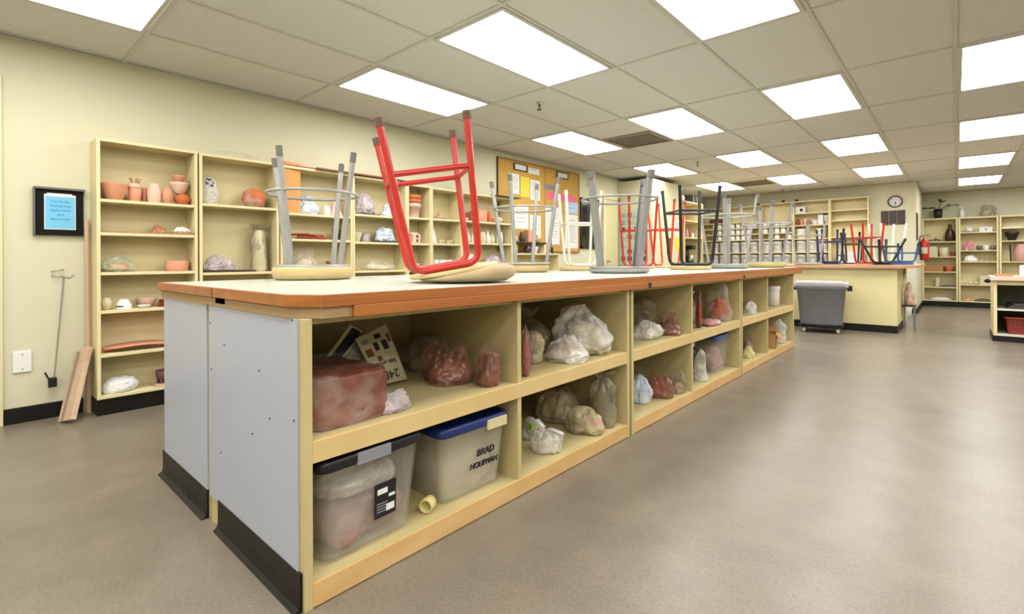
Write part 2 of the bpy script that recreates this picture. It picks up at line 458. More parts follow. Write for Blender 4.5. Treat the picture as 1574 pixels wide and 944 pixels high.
LL = {(0, 0): 'lit ceiling panel cut by the top left corner of the picture', (0, 1): 'lit ceiling panel above the upturned red stool, beside the left wall',
      (1, 1): 'large lit ceiling panel, tubes faintly showing, near the top middle of the picture', (2, 1): 'large lit ceiling panel cut by the top edge of the picture'}
cn = ['nearest the left wall', 'second from the left wall', 'third from the left wall', 'fourth from the left wall', 'fifth from the left wall', 'sixth from the left wall']
for r, y in rows.items():
    for c in range(6):
        x = -3.75 + .3125 + 1.25 * c
        if r == 5 and c < 3: continue
        if lt is None: lt = light(); o = lt
        else: o = copy_tree(lt)
        o.location = (x, y + .613, CEIL - .0005)
        o['label'] = LL.get((c, r)) or 'lit ceiling panel %s, %s row' % (cn[c], {-1: 'rearmost', 0: 'first', 1: 'second', 2: 'third', 3: 'fourth', 4: 'fifth', 5: 'last far'}[r])
        o['group'] = 'fluorescent ceiling panels'
def vent(x, y, label):
    t = thing('ceiling_vent', label, 'vent', (x, y, CEIL - .001), 0, 'ceiling air grilles')
    MB().box(-.3, .3, -.3, -.27, -.01, 0).box(-.3, .3, .27, .3, -.01, 0).box(-.3, -.27, -.27, .27, -.01, 0).box(.27, .3, -.27, .27, -.01, 0).build('frame', mat('vent paint', 'aa9d85', .6), t)
    g = MB()
    for k in range(18): g.beam((-.27, -.255 + .03 * k, -.004), (.27, -.255 + .03 * k, -.004), .024, .0025, (0, 1, .35))
    g.build('louvre', MATS['vent paint'], t)
vent(-2.8125, 5.4, 'brownish square ceiling grille between two nearer lit panels')
vent(-2.8125, 9.95, 'brownish square ceiling grille at the far end, before the jar shelves')
def sprinkler(x, y, label):
    t = thing('sprinkler_head', label, 'sprinkler', (x, y, CEIL - .001), 0, 'ceiling sprinklers')
    MB().lathe([(.032, 0), (.03, -.006), (.014, -.01)][::-1], 16).build('escutcheon', CHROME, t)
    MB().cyl((0, 0, -.008), (0, 0, -.03), .008).tube([(-.012, 0, -.028), (-.016, 0, -.04), (0, 0, -.055)], .003, 6).tube([(.012, 0, -.028), (.016, 0, -.04), (0, 0, -.055)], .003, 6).build('body', mat('dark brass', '50483a', .4, .7), t)
    MB().lathe([(.001, -.06), (.02, -.06), (.02, -.056), (.001, -.056)], 14).build('deflector', MATS['dark brass'], t)
def at_ceil(px, py):
    d = sight(px, py); q = (CEIL - EYE) / d[2]; return d[0] * q, d[1] * q
sprinkler(*at_ceil(829, 159), 'small dark sprinkler head right of the red stool legs')
sprinkler(*at_ceil(1072, 249), 'small dark sprinkler head above the black framed stool')
sprinkler(*at_ceil(1203, 291), 'small sprinkler head above the far jar shelves')

# ------------------------------------------------------------------ shelving units
def shelf_unit(name, label, x, y, rz, W, D, z0, z1, levels, group=None, kick=True, back=True, thick=.02, material=None, left=True, right=True, top=True, cat='shelf'):
    M = material or SHELF
    t = thing(name, label, cat, (x, y, 0), rz, group)
    if left: MB().box(0, thick, 0, D, z0, z1).build('side_panel', M, t, bev=.0015)
    if right: MB().box(W - thick, W, 0, D, z0, z1).build('side_panel', M, t, bev=.0015)
    a, b = (thick if left else 0), (W - thick if right else W)
    if top: MB().box(a, b, 0, D, z1 - thick, z1).build('top_panel', M, t, bev=.0015)
    if back: MB().box(a, b, D - .01, D - .002, z0, z1 - (thick if top else 0)).build('back_panel', M, t)
    for z in levels:
        MB().box(a, b, .003, D - .011, z - .02, z).build('shelf', M, t, bev=.0015)
    if kick: MB().box(.002, W - .002, .02, D, 0, z0).build('kick_base', BLACKBASE, t)
    return t
LF, LD = -4.2, .228
LS = [
    ('tall cream wall shelf nearest the camera, beside the black notice frame', .612, .583, [.13, .405, .695, .95, 1.215, 1.437]),
    ('cream wall shelf holding the tall plastic covered piece, second from left', 1.207, .583, [.13, .42, .935, 1.457]),
    ('cream wall shelf right behind the nearest grey stool', 1.802, .665, [.13, .42, .945, 1.21, 1.43]),
    ('cream wall shelf just left of the red stool legs, holding lilac plastic clump', 2.47, .615, [.13, .42, .925, 1.2, 1.462]),
    ('narrow cream wall shelf holding the nested terracotta pots', 3.088, .312, [.13, .42, .925, 1.2, 1.47]),
    ('cream wall shelf of square cubbies seen through the red stool', 3.403, .44, [.13, .42, .925, 1.205, 1.475]),
    ('cream wall shelf of white bottles left of the cork board', 3.846, .86, [.13, .42, .93, 1.225, 1.48])]
for i, (lb, y0, W, lv) in enumerate(LS):
    shelf_unit('wall_shelf', lb, LF, y0, PI / 2, W, LD, .11, 1.838 - .006 * i, lv, 'cream shelves along the left wall')
t = shelf_unit('low_shelf', 'low cream shelf unit under the cork board', LF, 4.715, PI / 2, .99, LD, .11, 1.108, [.13, .5, .83], cat='shelf')

# back wall shelving
BF = 11.5
BS = [('cream jar shelf in the far left corner of the back wall', -4.42, .6, [.6, .88, 1.16, 1.44, 1.57, 1.70, 1.83]),
      ('cream jar shelf second along the back wall', -3.815, .672, [.6, .88, 1.16, 1.44, 1.57, 1.70, 1.83]),
      ('cream jar shelf third along the back wall, empty top compartment', -3.14, .63, [.6, .88, 1.16, 1.44, 1.57, 1.70]),
      ('cream back wall shelf with boxes and white pots', -2.507, .64, [.6, .88, 1.16, 1.43, 1.71, 1.955]),
      ('nearly empty cream back wall shelf left of the clock', -1.864, .63, [.6, .95, 1.45, 1.775, 1.97])]
for i, (lb, x0, W, lv) in enumerate(BS):
    shelf_unit('back_shelf', lb, x0, BF, 0, W, .24, .11, 2.17 if i < 2 else 2.2, lv, 'cream shelves on the back wall')
shelf_unit('side_shelf', 'short cream shelf beyond the column, facing right', -3.8, 9.12, PI / 2, .9, .6, .11, 2.125, [.5, .93, 1.44, 1.765], cat='shelf')
# right far shelving
RFY = 13.9
RS = [('cream far right shelf below the dark leafy plant', -.549, .575, [.13, .41, .735, 1.055, 1.375]),
      ('middle cream far right shelf with the white cup and box', .035, .6, [.13, .475, .95, 1.18, 1.555]),
      ('cream far right shelf at the picture edge', .645, .7, [.13, .475, .95, 1.365, 1.62])]
for lb, x0, W, lv in RS:
    shelf_unit('far_shelf', lb, x0, RFY, 0, W, .28, .11, 1.87, lv, 'cream shelves on the far right wall', thick=.03)

# ------------------------------------------------------------------ island
IX, IY0 = -1.405, .667
UN = [(IY0, 2.583, 1.622), (2.607, 4.568, 3.51), (4.592, 6.47, 5.42)]
ilab = ['nearest open front island cabinet holding the two clear lidded tubs', 'middle open front island cabinet holding the blue lidded pink tub', 'farthest open front island cabinet, by the grey trash bin']
for i, (a, b, m) in enumerate(UN):
    t = thing('island_cabinet', ilab[i], 'cabinet', (IX, a, 0), PI / 2, 'island cabinets facing the aisle')
    W = b - a; D = .79
    MB().box(0, .026, 0, D, .0, .85).build('side_panel', ISL, t, bev=.0015)
    MB().box(W - .026, W, 0, D, .0, .85).build('side_panel', ISL, t, bev=.0015)
    MB().box(.026, W - .026, D - .02, D, 0, .85).build('back_panel', ISL, t)
    MB().box(.026, W - .026, .012, D - .02, .055, .073).build('bottom_board', ISL, t)
    MB().box(.026, W - .026, 0, .012, .004, .073).build('bottom_rail', KICKWOOD, t, bev=.001)
    MB().box(.026, W - .026, .006, D - .02, .47, .488).build('middle_shelf', ISL, t)
    MB().box(.026, W - .026, 0.0, .02, .425, .489).build('shelf_rail', mat('varnished shelf lip', 'd9bf85', .45, var=(4, 'cfb074', .2, (1, .15, 1))), t, bev=.0015)
    for z0, z1 in ((.073, .47), (.488, .85)):
        MB().box(m - a - .012, m - a + .012, .005, D - .02, z0, z1).build('divider', ISL, t, bev=.0015)
    MB().box(.026, W - .026, 0.03, .09, .83, .85).build('top_rail', ISL, t)
    if i == 0:
        e = MB().box(-.006, -.0005, .03, D - .002, .1, .85).build('end_panel', ENDLAM, t)
        s_ = MB()
        for q, z in ((.1, .835), (.22, .52), (.35, .36), (.3, .66), (.62, .71), (.6, .4), (.12, .34), (.43, .52)):
            s_.lathe([(.0035, -.0015), (.003, .0), (.001, .0005)], 8, (0, 0, 0))
            for k in range(len(s_.v) - 24 - 16, len(s_.v)): pass
        sc = MB()
        for q, z in ((.06, .845), (.05, .55), (.22, .52), (.36, .44), (.3, .66), (.62, .71), (.66, .3), (.76, .6), (.77, .78)):
            sc.cyl((-.0075, q, z), (-.006, q, z), .0035, n=8)
        sc.build('screw_heads', mat('dark screw', '3c3a37', .5, .6), e)
        bs = MB()
        bs.prism_y([(-.008, .0), (-.026, 0), (-.012, .012), (-.0085, .03), (-.0085, .112), (-.0005, .112), (-.0005, 0)], .012, D - .1)
        bs.build('cove_base', BLACKBASE, t)
blab = ['island cabinet on the wall side, nearest end with the white panel', 'island cabinet on the wall side, middle of the row', 'island cabinet on the wall side, far end']
for i, (a, b, m) in enumerate(UN):
    t = thing('island_cabinet', blab[i], 'cabinet', (-2.838, b, 0), -PI / 2, 'island cabinets facing the left wall')
    W = b - a; D = .63
    MB().box(0, .026, 0, D, 0, .85).build('side_panel', ISL, t, bev=.0015)
    MB().box(W - .026, W, 0, D, 0, .85).build('side_panel', ISL, t, bev=.0015)
    MB().box(.026, W - .026, D - .02, D, 0, .85).build('back_panel', ISL, t)
    MB().box(.026, W - .026, 0, D - .02, .0, .073).build('bottom_board', ISL, t)
    MB().box(.026, W - .026, 0, D - .02, .425, .488).build('middle_shelf', ISL, t)
    MB().box(W / 2 - .012, W / 2 + .012, .005, D - .02, .488, .85).build('divider', ISL, t)
    MB().box(W / 2 - .012, W / 2 + .012, .005, D - .02, .073, .425).build('divider', ISL, t)
    if i == 0:
        MB().box(W + .0005, W + .006, .01, D - .012, .1, .85).build('end_panel', ENDLAM, t)
        q = MB().prism_y([(W + .0005, 0), (W + .0005, .112), (W + .0085, .112), (W + .0085, .03), (W + .012, .012), (W + .03, 0)], -.012, D - .01)
        q.build('cove_base', BLACKBASE, t)
TOPZ = .92
wl = ['pale worktop of the island, nearest section with the clipped corner', 'pale worktop of the island, middle section', 'pale worktop of the island, far section by the trash bin']
segs = [(.64, 2.752), (2.756, 4.53), (4.534, 6.72)]
for i, (a, b) in enumerate(segs):
    x0, x1 = -2.85, -1.372
    t = thing('worktop', wl[i], 'worktop', (x0, a, .85), 0, 'island worktop sections')
    W = x1 - x0; L = b - a
    ch = .10 if i == 0 else 0
    pts = [(.012, .012 if i == 0 else 0), (W - .012 - ch, .012 if i == 0 else 0)] + ([(W - .012, .075)] if i == 0 else [(W - .012, 0)]) + [(W - .012, L - (.012 if i == 2 else 0)), (.012, L - (.012 if i == 2 else 0))]
    MB().prism(pts, .032, .07).build('laminate_top', TOPLAM, t)
    MB().prism(pts, .0005, .032).build('core_board', mat('particle core', 'a98a5f', .7), t)
    e = MB()
    if i == 0:
        e.box(0, W - ch, 0, .012, .034, .071)
        e.prism([(W - ch, 0), (W, .07), (W - .012, .075), (W - .012 - ch, .012)], .034, .071)
    st = .07 if i == 0 else 0
    e.box(W - .012, W, st, L, .034, .071)
    if i == 2: e.box(0, W, L - .012, L, .034, .071)
    e.build('wood_edging', OAK, t, bev=.0025)
    MB().box(W - .022, W + .001, .17 if i == 0 else 0, L - .001, -.002 if i == 0 else .0005, .034).build('front_apron', OAK, t, bev=.002)
    if i > 0:
        MB().box(W + .0005, W + .006, .004, .03, .0, .03).build('joint_bracket', mat('dark bracket', '2d2a2c', .5, .4), t)
    if i == 0:
        MB().box(W - .045, W - .022, .15, .185, -.0005, .033).build('corner_bracket', mat('grey bracket', '6e6670', .5, .4), t)
        MB().box(.76, .86, .012, .05, .012, .033).build('joint_bracket', mat('dark bracket', '2d2a2c', .5, .4), t)
        MB().box(.758, .762, -.0012, .001, .034, .0708).build('edging_joint', mat('dark joint', '4a2210', .7), t)

# ------------------------------------------------------------------ peninsula counter near the back wall
t = thing('peninsula_cabinet', 'cream closed counter behind the grey trash bin', 'cabinet', (-3.3, 8.5, 0), 0)
PAINT = mat('cream counter paint', 'e3d69f', .5, var=(2, 'ddcf96', .3))
MB().box(0, 2.7, 0, .02, .1, .885).build('front_panel', PAINT, t)
MB().box(2.68, 2.7, .02, 1.0, .1, .885).build('side_panel', PAINT, t)
MB().box(0, .02, .02, 1.0, .1, .885).build('side_panel', PAINT, t)
MB().box(.02, 2.68, .98, 1.0, .1, .885).build('back_panel', PAINT, t)
MB().box(-.004, 2.704, -.008, 1.0, 0, .1).build('kick_base', BLACKBASE, t)
t = thing('worktop', 'wood edged worktop of the far counter, rounded at its right end', 'worktop', (-3.4, 8.42, .886), 0)
pts = [(0, 0), (2.75, 0)] + [(2.75 + .26 * math.sin(a), .26 - .26 * math.cos(a)) for a in [PI / 2 * k / 8 for k in range(1, 9)]] + [(3.01, 2.3), (0, 2.3)]
MB().prism(pts, .006, .042).build('laminate_top', mat('tan laminate', 'cdb791', .35), t)
MB().prism([(x * 1.004 - .004, y * 1.0 - (.006 if y < .3 else 0)) for x, y in pts], .0, .0365).build('wood_edging', mat('pink tan edging', 'c28f68', .45), t)
t = thing('counter_leg_panel', 'slim cream support panel under the right end of the far counter', 'panel', (-.64, 9.56, 0), 0)
MB().box(0, .022, 0, 1.0, 0, .884).build('panel', PAINT, t)
MB().beam((.035, .02, .6), (.035, .42, .86), .05, .02, (0, 1, 1)).build('brace', PAINT, t)

# right hand cabinet
t = thing('side_cabinet', 'low open cream cabinet at the right picture edge holding the red bin', 'cabinet', (.34, 8.48, 0), 0)
MB().box(0, .03, 0, .75, .07, .745).build('side_panel', SHELF, t, bev=.002)
MB().box(1.57, 1.6, 0, .75, .07, .745).build('side_panel', SHELF, t, bev=.002)
MB().box(.03, 1.57, .73, .75, .07, .745).build('back_panel', mat('dark green grey panel', '6a6a50', .6), t)
MB().box(.03, 1.57, 0, .73, .07, .092).build('bottom_board', WHITEP2, t, bev=.002)
MB().box(.03, 1.57, .0, .73, .38, .4).build('shelf', WHITEP2, t, bev=.002)
MB().box(.03, 1.57, .02, .05, .69, .745).build('top_rail', SHELF, t)
MB().box(-.01, 1.61, .01, .75, 0, .07).build('kick_base', BLACKBASE, t)
t = thing('worktop', 'pinkish worktop on the low cabinet at the right picture edge', 'worktop', (.31, 8.44, .7455), 0)
MB().box(0, 1.66, 0, .82, 0, .045).build('top_slab', mat('pinkish laminate', 'dcbfa6', .4), t, bev=.004)
MB().box(.001, 1.659, -.006, 0, .002, .043).build('front_edging', mat('pale edging', 'e3cbb2', .4), t)
# ------------------------------------------------------------------ upturned stools
def ring_stool(label, x, y, z, rz, seat_mat, leg_mat, r=.21, seat_h=.05, H=.75, r0=.135, r1=.215, ring=.5, lw=.044, lt=.02, ring_r=.0085, square=False, foot=None, tilt=(0, 0), rr=None):
    t = thing('stool', label, 'stool', (x, y, z + .0005), rz, 'stools turned upside down on the counters')
    if square:
        a = r * .92; s = MB().prism([(a * q[0], a * q[1]) for q in ((-1, -.9), (-.9, -1), (.9, -1), (1, -.9), (1, .9), (.9, 1), (-.9, 1), (-1, .9))], 0, seat_h)
        s.build('seat', seat_mat, t, bev=.008)
    else:
        MB().lathe([(r * .86, 0), (r * .95, .004), (r, seat_h * .35), (r * 1.005, seat_h * .7), (r * .985, seat_h * .94), (r * .96, seat_h)], 40).build('seat', seat_mat, t)
    MB().lathe([(r0 + .02, seat_h), (r0 + .02, seat_h + .012), (r0 - .01, seat_h + .012), (r0 - .01, seat_h)], 32).build('seat_plate', leg_mat, t)
    for k in range(4):
        a = PI / 4 + PI / 2 * k; c, s_ = math.cos(a), math.sin(a)
        p0 = Vector((r0 * c, r0 * s_, seat_h + .012)); p1 = Vector((r1 * c, r1 * s_, H))
        m = MB(); tn = (-s_, c, 0); n = Vector((c, s_, 0))
        if lw < .035: m.tube([p0, p1], lw * .47, 12)
        else: m.beam(p0, p1, lw, .004, tn)
        for q in (() if lw < .035 else (-1, 1)):
            o = Vector(tn) * (q * (lw / 2 - .002)) - n * (lt / 2)
            m.beam(p0 + o, p1 + o, .004, lt, tn)
        lg = m.build('leg', leg_mat, t)
        dv = (p1 - p0).normalized()
        f = MB().cyl(p1 - dv * .045, p1 + dv * .008, lw * .47 + .0015, n=12) if lw < .035 else MB().beam(p1 - dv * .045, p1 + dv * .008, lw + .003, lt + .004, tn)
        f.build('foot', foot or RUBG, lg)
    q = (ring - seat_h) / (H - seat_h); rad = rr or (r0 + (r1 - r0) * q - .012)
    MB().tube([(rad * math.cos(2 * PI * i / 40), rad * math.sin(2 * PI * i / 40), ring) for i in range(40)], ring_r, 8, True).build('foot_ring', leg_mat, t)
    return t
def u_path(w0, w1, h0, h1, y0, y1, rc=.055):
    """one bent tube: foot, down the leg, across under the seat, up to the other foot"""
    pts = [(-w1 / 2, y1, h1)]
    a = Vector((-w1 / 2, y1, h1)); b = Vector((-w0 / 2, y0, h0)); d = (a - b).normalized()
    c = Vector((w0 / 2, y0, h0)); e = Vector((w1 / 2, y1, h1)); d2 = (e - c).normalized()
    def arc(p, d0, d1):
        s0 = p + d0 * rc; s1 = p + d1 * rc
        return [(s0 * (1 - k) * (1 - k) + p * 2 * k * (1 - k) + s1 * k * k) for k in [i / 6 for i in range(7)]]
    pts = [a] + arc(b, d, Vector((1, 0, 0))) + arc(c, Vector((-1, 0, 0)), d2) + [e]
    return pts, a, b, c, e
def u_stool(label, x, y, z, rz, seat_mat, leg_mat, w0=.3, w1=.4, H=.75, g0=.11, g1=.17, rung=.5, tr=.0125, seat_r=.2, seat_h=.02, cushion=None, tilt=0, foot=None, seat=True, name='stool', lift=0, rung2=None, seat_dx=0, seat_dy=0):
    t = thing(name, label, 'stool', (x, y, z + .0005), rz, 'stools turned upside down on the counters')
    base = bpy.data.objects.new
    R = Matrix.Rotation(tilt, 4, 'Y')
    def T(p): return R @ Vector(p) + Vector((0, 0, lift))
    if seat:
        s = MB().lathe([(seat_r * .97, 0), (seat_r, .004), (seat_r, seat_h - .004), (seat_r * .97, seat_h)], 40, (seat_dx, seat_dy, 0))
        s.v = [tuple(T(p)) for p in s.v]; s.build('seat', seat_mat, t)
    if cushion: cushion(t)
    h0 = seat_h + tr if seat else tr
    for sg in (-1, 1):
        pts, a, b, c, e = u_path(w0, w1, h0, H, sg * g0, sg * g1)
        f = MB().tube([T(p) for p in pts], tr, 12).build('leg_frame', leg_mat, t)
        for p, q in ((a, b), (e, c)):
            dv = (p - q).normalized()
            MB().cyl(T(p - dv * .03), T(p + dv * .006), tr + .0025, n=12).build('foot', foot or RUBBER, f)
    m = MB()
    def on(k, sx, sg):
        q = (k - h0) / (H - h0)
        return Vector((sx * (w0 + (w1 - w0) * q) / 2, sg * (g0 + (g1 - g0) * q), k))
    for sg in (-1, 1): m.cyl(T(on(rung, -1, sg)), T(on(rung, 1, sg)), tr * .85, n=10)
    k2 = rung2 or rung
    for sx in (-1, 1): m.cyl(T(on(k2, sx, -1)), T(on(k2, sx, 1)), tr * .8, n=10)
    m.build('rungs', leg_mat, t)
    return t
TZ = TOPZ + .0015
ring_stool('grey steel stool with thick birch seat, upside down nearest the left shelves', -2.62, 1.30, TZ, YAW + .5, BIRCH, STEEL, r=.206, seat_h=.066, H=.665, r0=.17, r1=.255, ring=.46, lw=.031, lt=.026, rr=.232)
def cush(t):
    m = MB()
    m.lathe([(.01, 0), (.1, .0), (.165, .006), (.2, .026), (.212, .05), (.198, .074), (.15, .084), (.01, .086)], 40, (.1, -.06, .0005))
    for i, v in enumerate(m.v):
        x, y, z = v
        k = max(0, min(1, (x + .12) / .34))
        z2 = z * (.22 + .78 * k)
        m.v[i] = (x * 1.04, y * .85, z2)
    m.build('cushion', TAUPE, t)
u_stool('red tube framed stool, tilted on its tan cushion, upside down at the front', -1.745, 1.485, TZ, YAW + .29, BIRCH, RED, w0=.285, w1=.37, H=.675, g0=.125, g1=.175, rung=.45, tr=.0155, seat_r=.205, seat_h=.018, cushion=cush, tilt=-.165, lift=.036, seat_dx=.05)
ring_stool('grey steel stool with birch seat in front of the cork board', -2.66, 3.13, TZ, YAW + .38, BIRCH, STEEL, r=.2, seat_h=.065, H=.755, r0=.19, r1=.3, ring=.52, lw=.034, lt=.026, rr=.25)
u_stool('white tube framed stool upside down before the far window', -2.62, 3.88, TZ, YAW + .12, BIRCH, WHITEM, w0=.24, w1=.33, H=.72, g0=.09, g1=.15, rung=.43, tr=.013, seat_r=.19, seat_h=.035, foot=WHITEM)
ring_stool('large grey stool with grey seat upside down at the middle of the island', -1.88, 3.30, TZ, YAW - .14, SEATG, STEELD, r=.22, seat_h=.036, H=.72, r0=.2, r1=.3, ring=.545, lw=.046, rr=.275)
u_stool('red tube framed stool behind the large grey stool, left of the black one', -2.62, 5.02, TZ, YAW + .2, BIRCH, RED, w0=.27, w1=.33, H=.78, g0=.08, g1=.13, rung=.42, tr=.0125, seat_r=.17, foot=RUBBER)
u_stool('orange red tube stool partly hidden behind the black framed stool', -2.64, 5.78, TZ, YAW + .9, BIRCH, ORANGE, w0=.26, w1=.36, H=.8, g0=.1, g1=.17, rung=.46, tr=.0125, seat_r=.17)
u_stool('black tube framed stool with birch seat upside down on the island', -1.92, 4.74, TZ, YAW + .1, BIRCH, BLACKM, w0=.3, w1=.39, H=.78, g0=.13, g1=.2, rung=.555, tr=.0145, seat_r=.19, seat_h=.035, foot=BLACKM)
ring_stool('grey stool with grey seat just right of the black stool', -1.83, 5.5, TZ, YAW + .3, SEATG, STEEL, r=.21, seat_h=.035, H=.77, r0=.19, r1=.3, ring=.56, lw=.036, rr=.27)
ring_stool('grey stool with olive yellow seat at the far end of the island', -1.66, 6.32, TZ, YAW + .55, OCHRE, STEEL, r=.21, seat_h=.055, H=.74, r0=.18, r1=.29, ring=.5, lw=.036, rr=.26)
PZ = .886 + .0435
ring_stool('grey stool upside down at the left of the far counter', -1.7, 8.74, PZ, YAW + .3, SEATG, STEEL, r=.2, seat_h=.02, H=.66, r0=.16, r1=.22, ring=.45, lw=.028)
u_stool('dark blue tube stool lying low, second on the far counter', -1.52, 9.4, PZ, YAW - .3, BLUEM, BLUEM, w0=.26, w1=.3, H=.56, g0=.1, g1=.15, rung=.36, tr=.016, seat_r=.17, seat_h=.02, foot=BLACKM)
u_stool('dark brown tube stool beside the blue one on the far counter', -1.3, 10.0, PZ, YAW + .8, BLUEM, BROWNM, w0=.24, w1=.3, H=.52, g0=.1, g1=.13, rung=.33, tr=.015, seat_r=.15, seat_h=.02, foot=BLACKM)
u_stool('red tube framed stool below the dark plaques on the far counter', -.98, 8.98, PZ, YAW + .1, TERRA, RED, w0=.26, w1=.33, H=.6, g0=.07, g1=.11, rung=.4, tr=.014, seat_r=.15, seat_h=.015, foot=RED)
u_stool('black tube stool in front of the red one on the far counter', -.78, 8.78, PZ, YAW + .15, BLACKP, BLACKM, w0=.2, w1=.42, H=.36, g0=.05, g1=.15, rung=.26, tr=.016, seat_r=.12, seat_h=.015, foot=BLACKM)
u_stool('white tube stool behind the black and red ones on the far counter', -.85, 10.3, PZ, YAW + .1, WHITEP, WHITEM, w0=.3, w1=.46, H=.66, g0=.08, g1=.12, rung=.3, tr=.016, seat_r=.16, seat_h=.02, foot=WHITEM)
u_stool('blue tube stool at the rounded right end of the far counter', -.62, 9.3, PZ, YAW + .15, BLUEP2, mat('teal blue enamel', '2e5f8c', .35), w0=.28, w1=.34, H=.3, g0=.1, g1=.13, rung=.17, tr=.014, seat_r=.16, seat_h=.03, foot=BLUEM)

# ------------------------------------------------------------------ island contents
MIDZ, LOWZ = .489, .0735
def isl(l, r, top, zb, x, dd=1.0, **k):
    X, Y, W, Hh = fit(l, r, top, zb, x=x)
    return X, Y, W, W * dd, Hh
BAYS = [(.695, 1.61), (1.634, 2.555), (2.635, 3.496), (3.524, 4.54), (4.62, 5.406), (5.434, 6.442)]
OBST = {}
def claim(x0, x1, y0, y1, zb): OBST.setdefault(zb, []).append((x0, x1, y0, y1))
def ib(l, r, top, zb, x, label, film, clay=None, dd=.9, hs=1.0, rz=.6, bay=None, **k):
    """stand a bag in its bay, as deep as asked if walls and neighbours leave room for it"""
    y = on_x((l + r) / 2, 400, IX - .1).y
    bi = bay if bay is not None else next((i for i, (a, b) in enumerate(BAYS) if a - .03 <= y <= b + .03), 0)
    a, b = BAYS[bi]
    best = None
    for sh in (1, .9, .8, .7, .6, .5, .42):
        for sv in (0, -.08, .08, -.16, .16, -.25, .25, -.35, .35):
            for q in sorted([-1.43 - .02 * i for i in range(36)], key=lambda v: abs(v - x)):
                o_ = sv * (r - l)
                X, Y, W, D, Hh = isl(l + o_, r + o_, top, zb, q, dd)
                W *= sh; D *= sh
                cz, sz = abs(math.cos(rz)), abs(math.sin(rz))
                hx = .53 * math.hypot(W * cz, D * sz); hy = .53 * math.hypot(W * sz, D * cz)
                if Y - hy < a or Y + hy > b or X + hx > IX - .004 or X - hx < -2.17: continue
                Hh = min(Hh, .345 if zb == MIDZ else .35)
                if any(X - hx < o[1] and X + hx > o[0] and Y - hy < o[3] and Y + hy > o[2] for o in OBST.get(zb, [])): continue
                best = (X, Y, W, D, Hh, hx, hy); break
            if best: break
        if best: break
    if not best:
        print('NO ROOM', label); X, Y, W, D, Hh = isl(l, r, top, zb, x, dd); best = (X, Y, W * .5, D * .5, Hh * .8, .05, .05)
    elif sh < .9: print('squeezed', sh, label)
    X, Y, W, D, Hh, hx, hy = best
    g = .72
    claim(X - hx * g, X + hx * g, Y - hy * g, Y + hy * g, zb)
    return bag(X, Y, zb, W, D, Hh * hs, label, film, clay, rz=rz, **k)
# upper left bay of the nearest cabinet
claim(-1.84, -1.44, .7, 1.06, MIDZ); claim(-1.9, -1.8, .7, 1.3, MIDZ)
claim(-1.86, -1.41, .7, 1.15, LOWZ); claim(-1.83, -1.42, 1.2, 1.62, LOWZ); claim(-1.76, -1.42, 4.13, 4.5, LOWZ); claim(-1.68, -1.41, 5.7, 6.1, LOWZ); claim(-1.92, -1.58, 6.08, 6.42, LOWZ)
claim(-1.62, -1.42, 1.72, 1.96, LOWZ)
# big block of clay
t = thing('clay_block', 'large red brown clay block in clear plastic in the nearest upper bay', 'clay', (-1.64, .862, MIDZ + .001), 0)
soft(.36, .285, .16, 71, 'block', .05, .015, 5, box=7, nr=30, ns=72, lump=.04).build('clay', mat('dark wet clay', '6f3a2b', .4, var=(7, '8a4f3d', .25), bump=(14, .25)), t, loc=(0, .0, .002))
soft(.38, .305, .172, 72, 'block', .1, .02, 9, box=6, nr=60, ns=120, lump=.05).build('plastic_wrap', FILMT, t)
m = soft(.09, .16, .07, 73, 'slump', .3, .2, 7); m.build('wrap_tail', FILML, t, loc=(.15, .17, .0))
# newspaper sheets, standing behind the block
def sheet(label, corners, xs, blocks, group, name='newspaper_sheet'):
    """corners in the photo read back onto a plane of the bay; paper of real thickness with a slight curl"""
    P = [on_x(px, py, x) for (px, py), x in zip(corners, xs)]
    c = (P[0] + P[1] + P[2] + P[3]) / 4
    lo = min(p.z for p in P)
    t = thing(name, label, 'newspaper', (c.x, c.y, max(lo, MIDZ + .001)), 0, group)
    o = Vector(t.location)
    nrm = ((P[1] - P[0]).cross(P[3] - P[0])).normalized()
    if nrm.x < 0: nrm = -nrm
    def q(u, v): return (P[0] * (1 - u) * (1 - v) + P[1] * u * (1 - v) + P[2] * u * v + P[3] * (1 - u) * v) - o + nrm * (.012 * math.sin(3 * u) * math.sin(2.5 * v))
    def mf(u, v):
        for a, b, cc, d, k in blocks:
            if a <= u <= b and cc <= v <= d: return k
        return 0
    g = MB().grid(q, 60, 60, True, mf)
    g.build('paper', [NEWS, INK, REDINK, GINK], t, solid=.0012)
    return t, q, nrm
rnd = random.Random(3)
cols = [(.06 + .18 * i, .2 + .18 * i, a, a + .011, 3) for i in range(5) for a in [.5 + .024 * k for k in range(17)]]
sheet('folded newspaper sheet with a black band, leaning behind the clay block', [(489, 566), (538, 498), (580, 522), (515, 590)], [-1.9, -1.91, -1.91, -1.9], [(.08, .96, .12, .42, 1)] + cols, 'newspaper sheets')
bl = [(.08, .26, .28, .44, 2), (.36, .5, .22, .36, 1), (.3, .44, .46, .56, 2), (.62, .8, .24, .4, 1), (.1, .3, .1, .18, 3), (.5, .7, .08, .16, 1), (.85, .95, .15, .3, 2)]
t, q, nr_ = sheet('creased newspaper sheet with sale prices leaning beside the clay block', [(545, 521), (593, 498), (626, 583), (584, 593)], [-1.87, -1.89, -1.8, -1.8], bl, 'newspaper sheets')
ex = (q(1, .8) - q(0, .8)).normalized(); ey = (q(.5, 0) - q(.5, 1)).normalized(); ez = ex.cross(ey).normalized()
if ez.x < 0: ez = -ez
ey = ez.cross(ex).normalized()
def txt_on(s, size, u, v, nm, flip=True, spacing=1.0):
    a, b = (-ex, -ey) if flip else (ex, ey)
    M = Matrix((a, b, ez)).transposed()
    words_mesh(s, size, nm, INK, t, q(u, v) + ez * .0022, M.to_euler(), spacing=spacing)
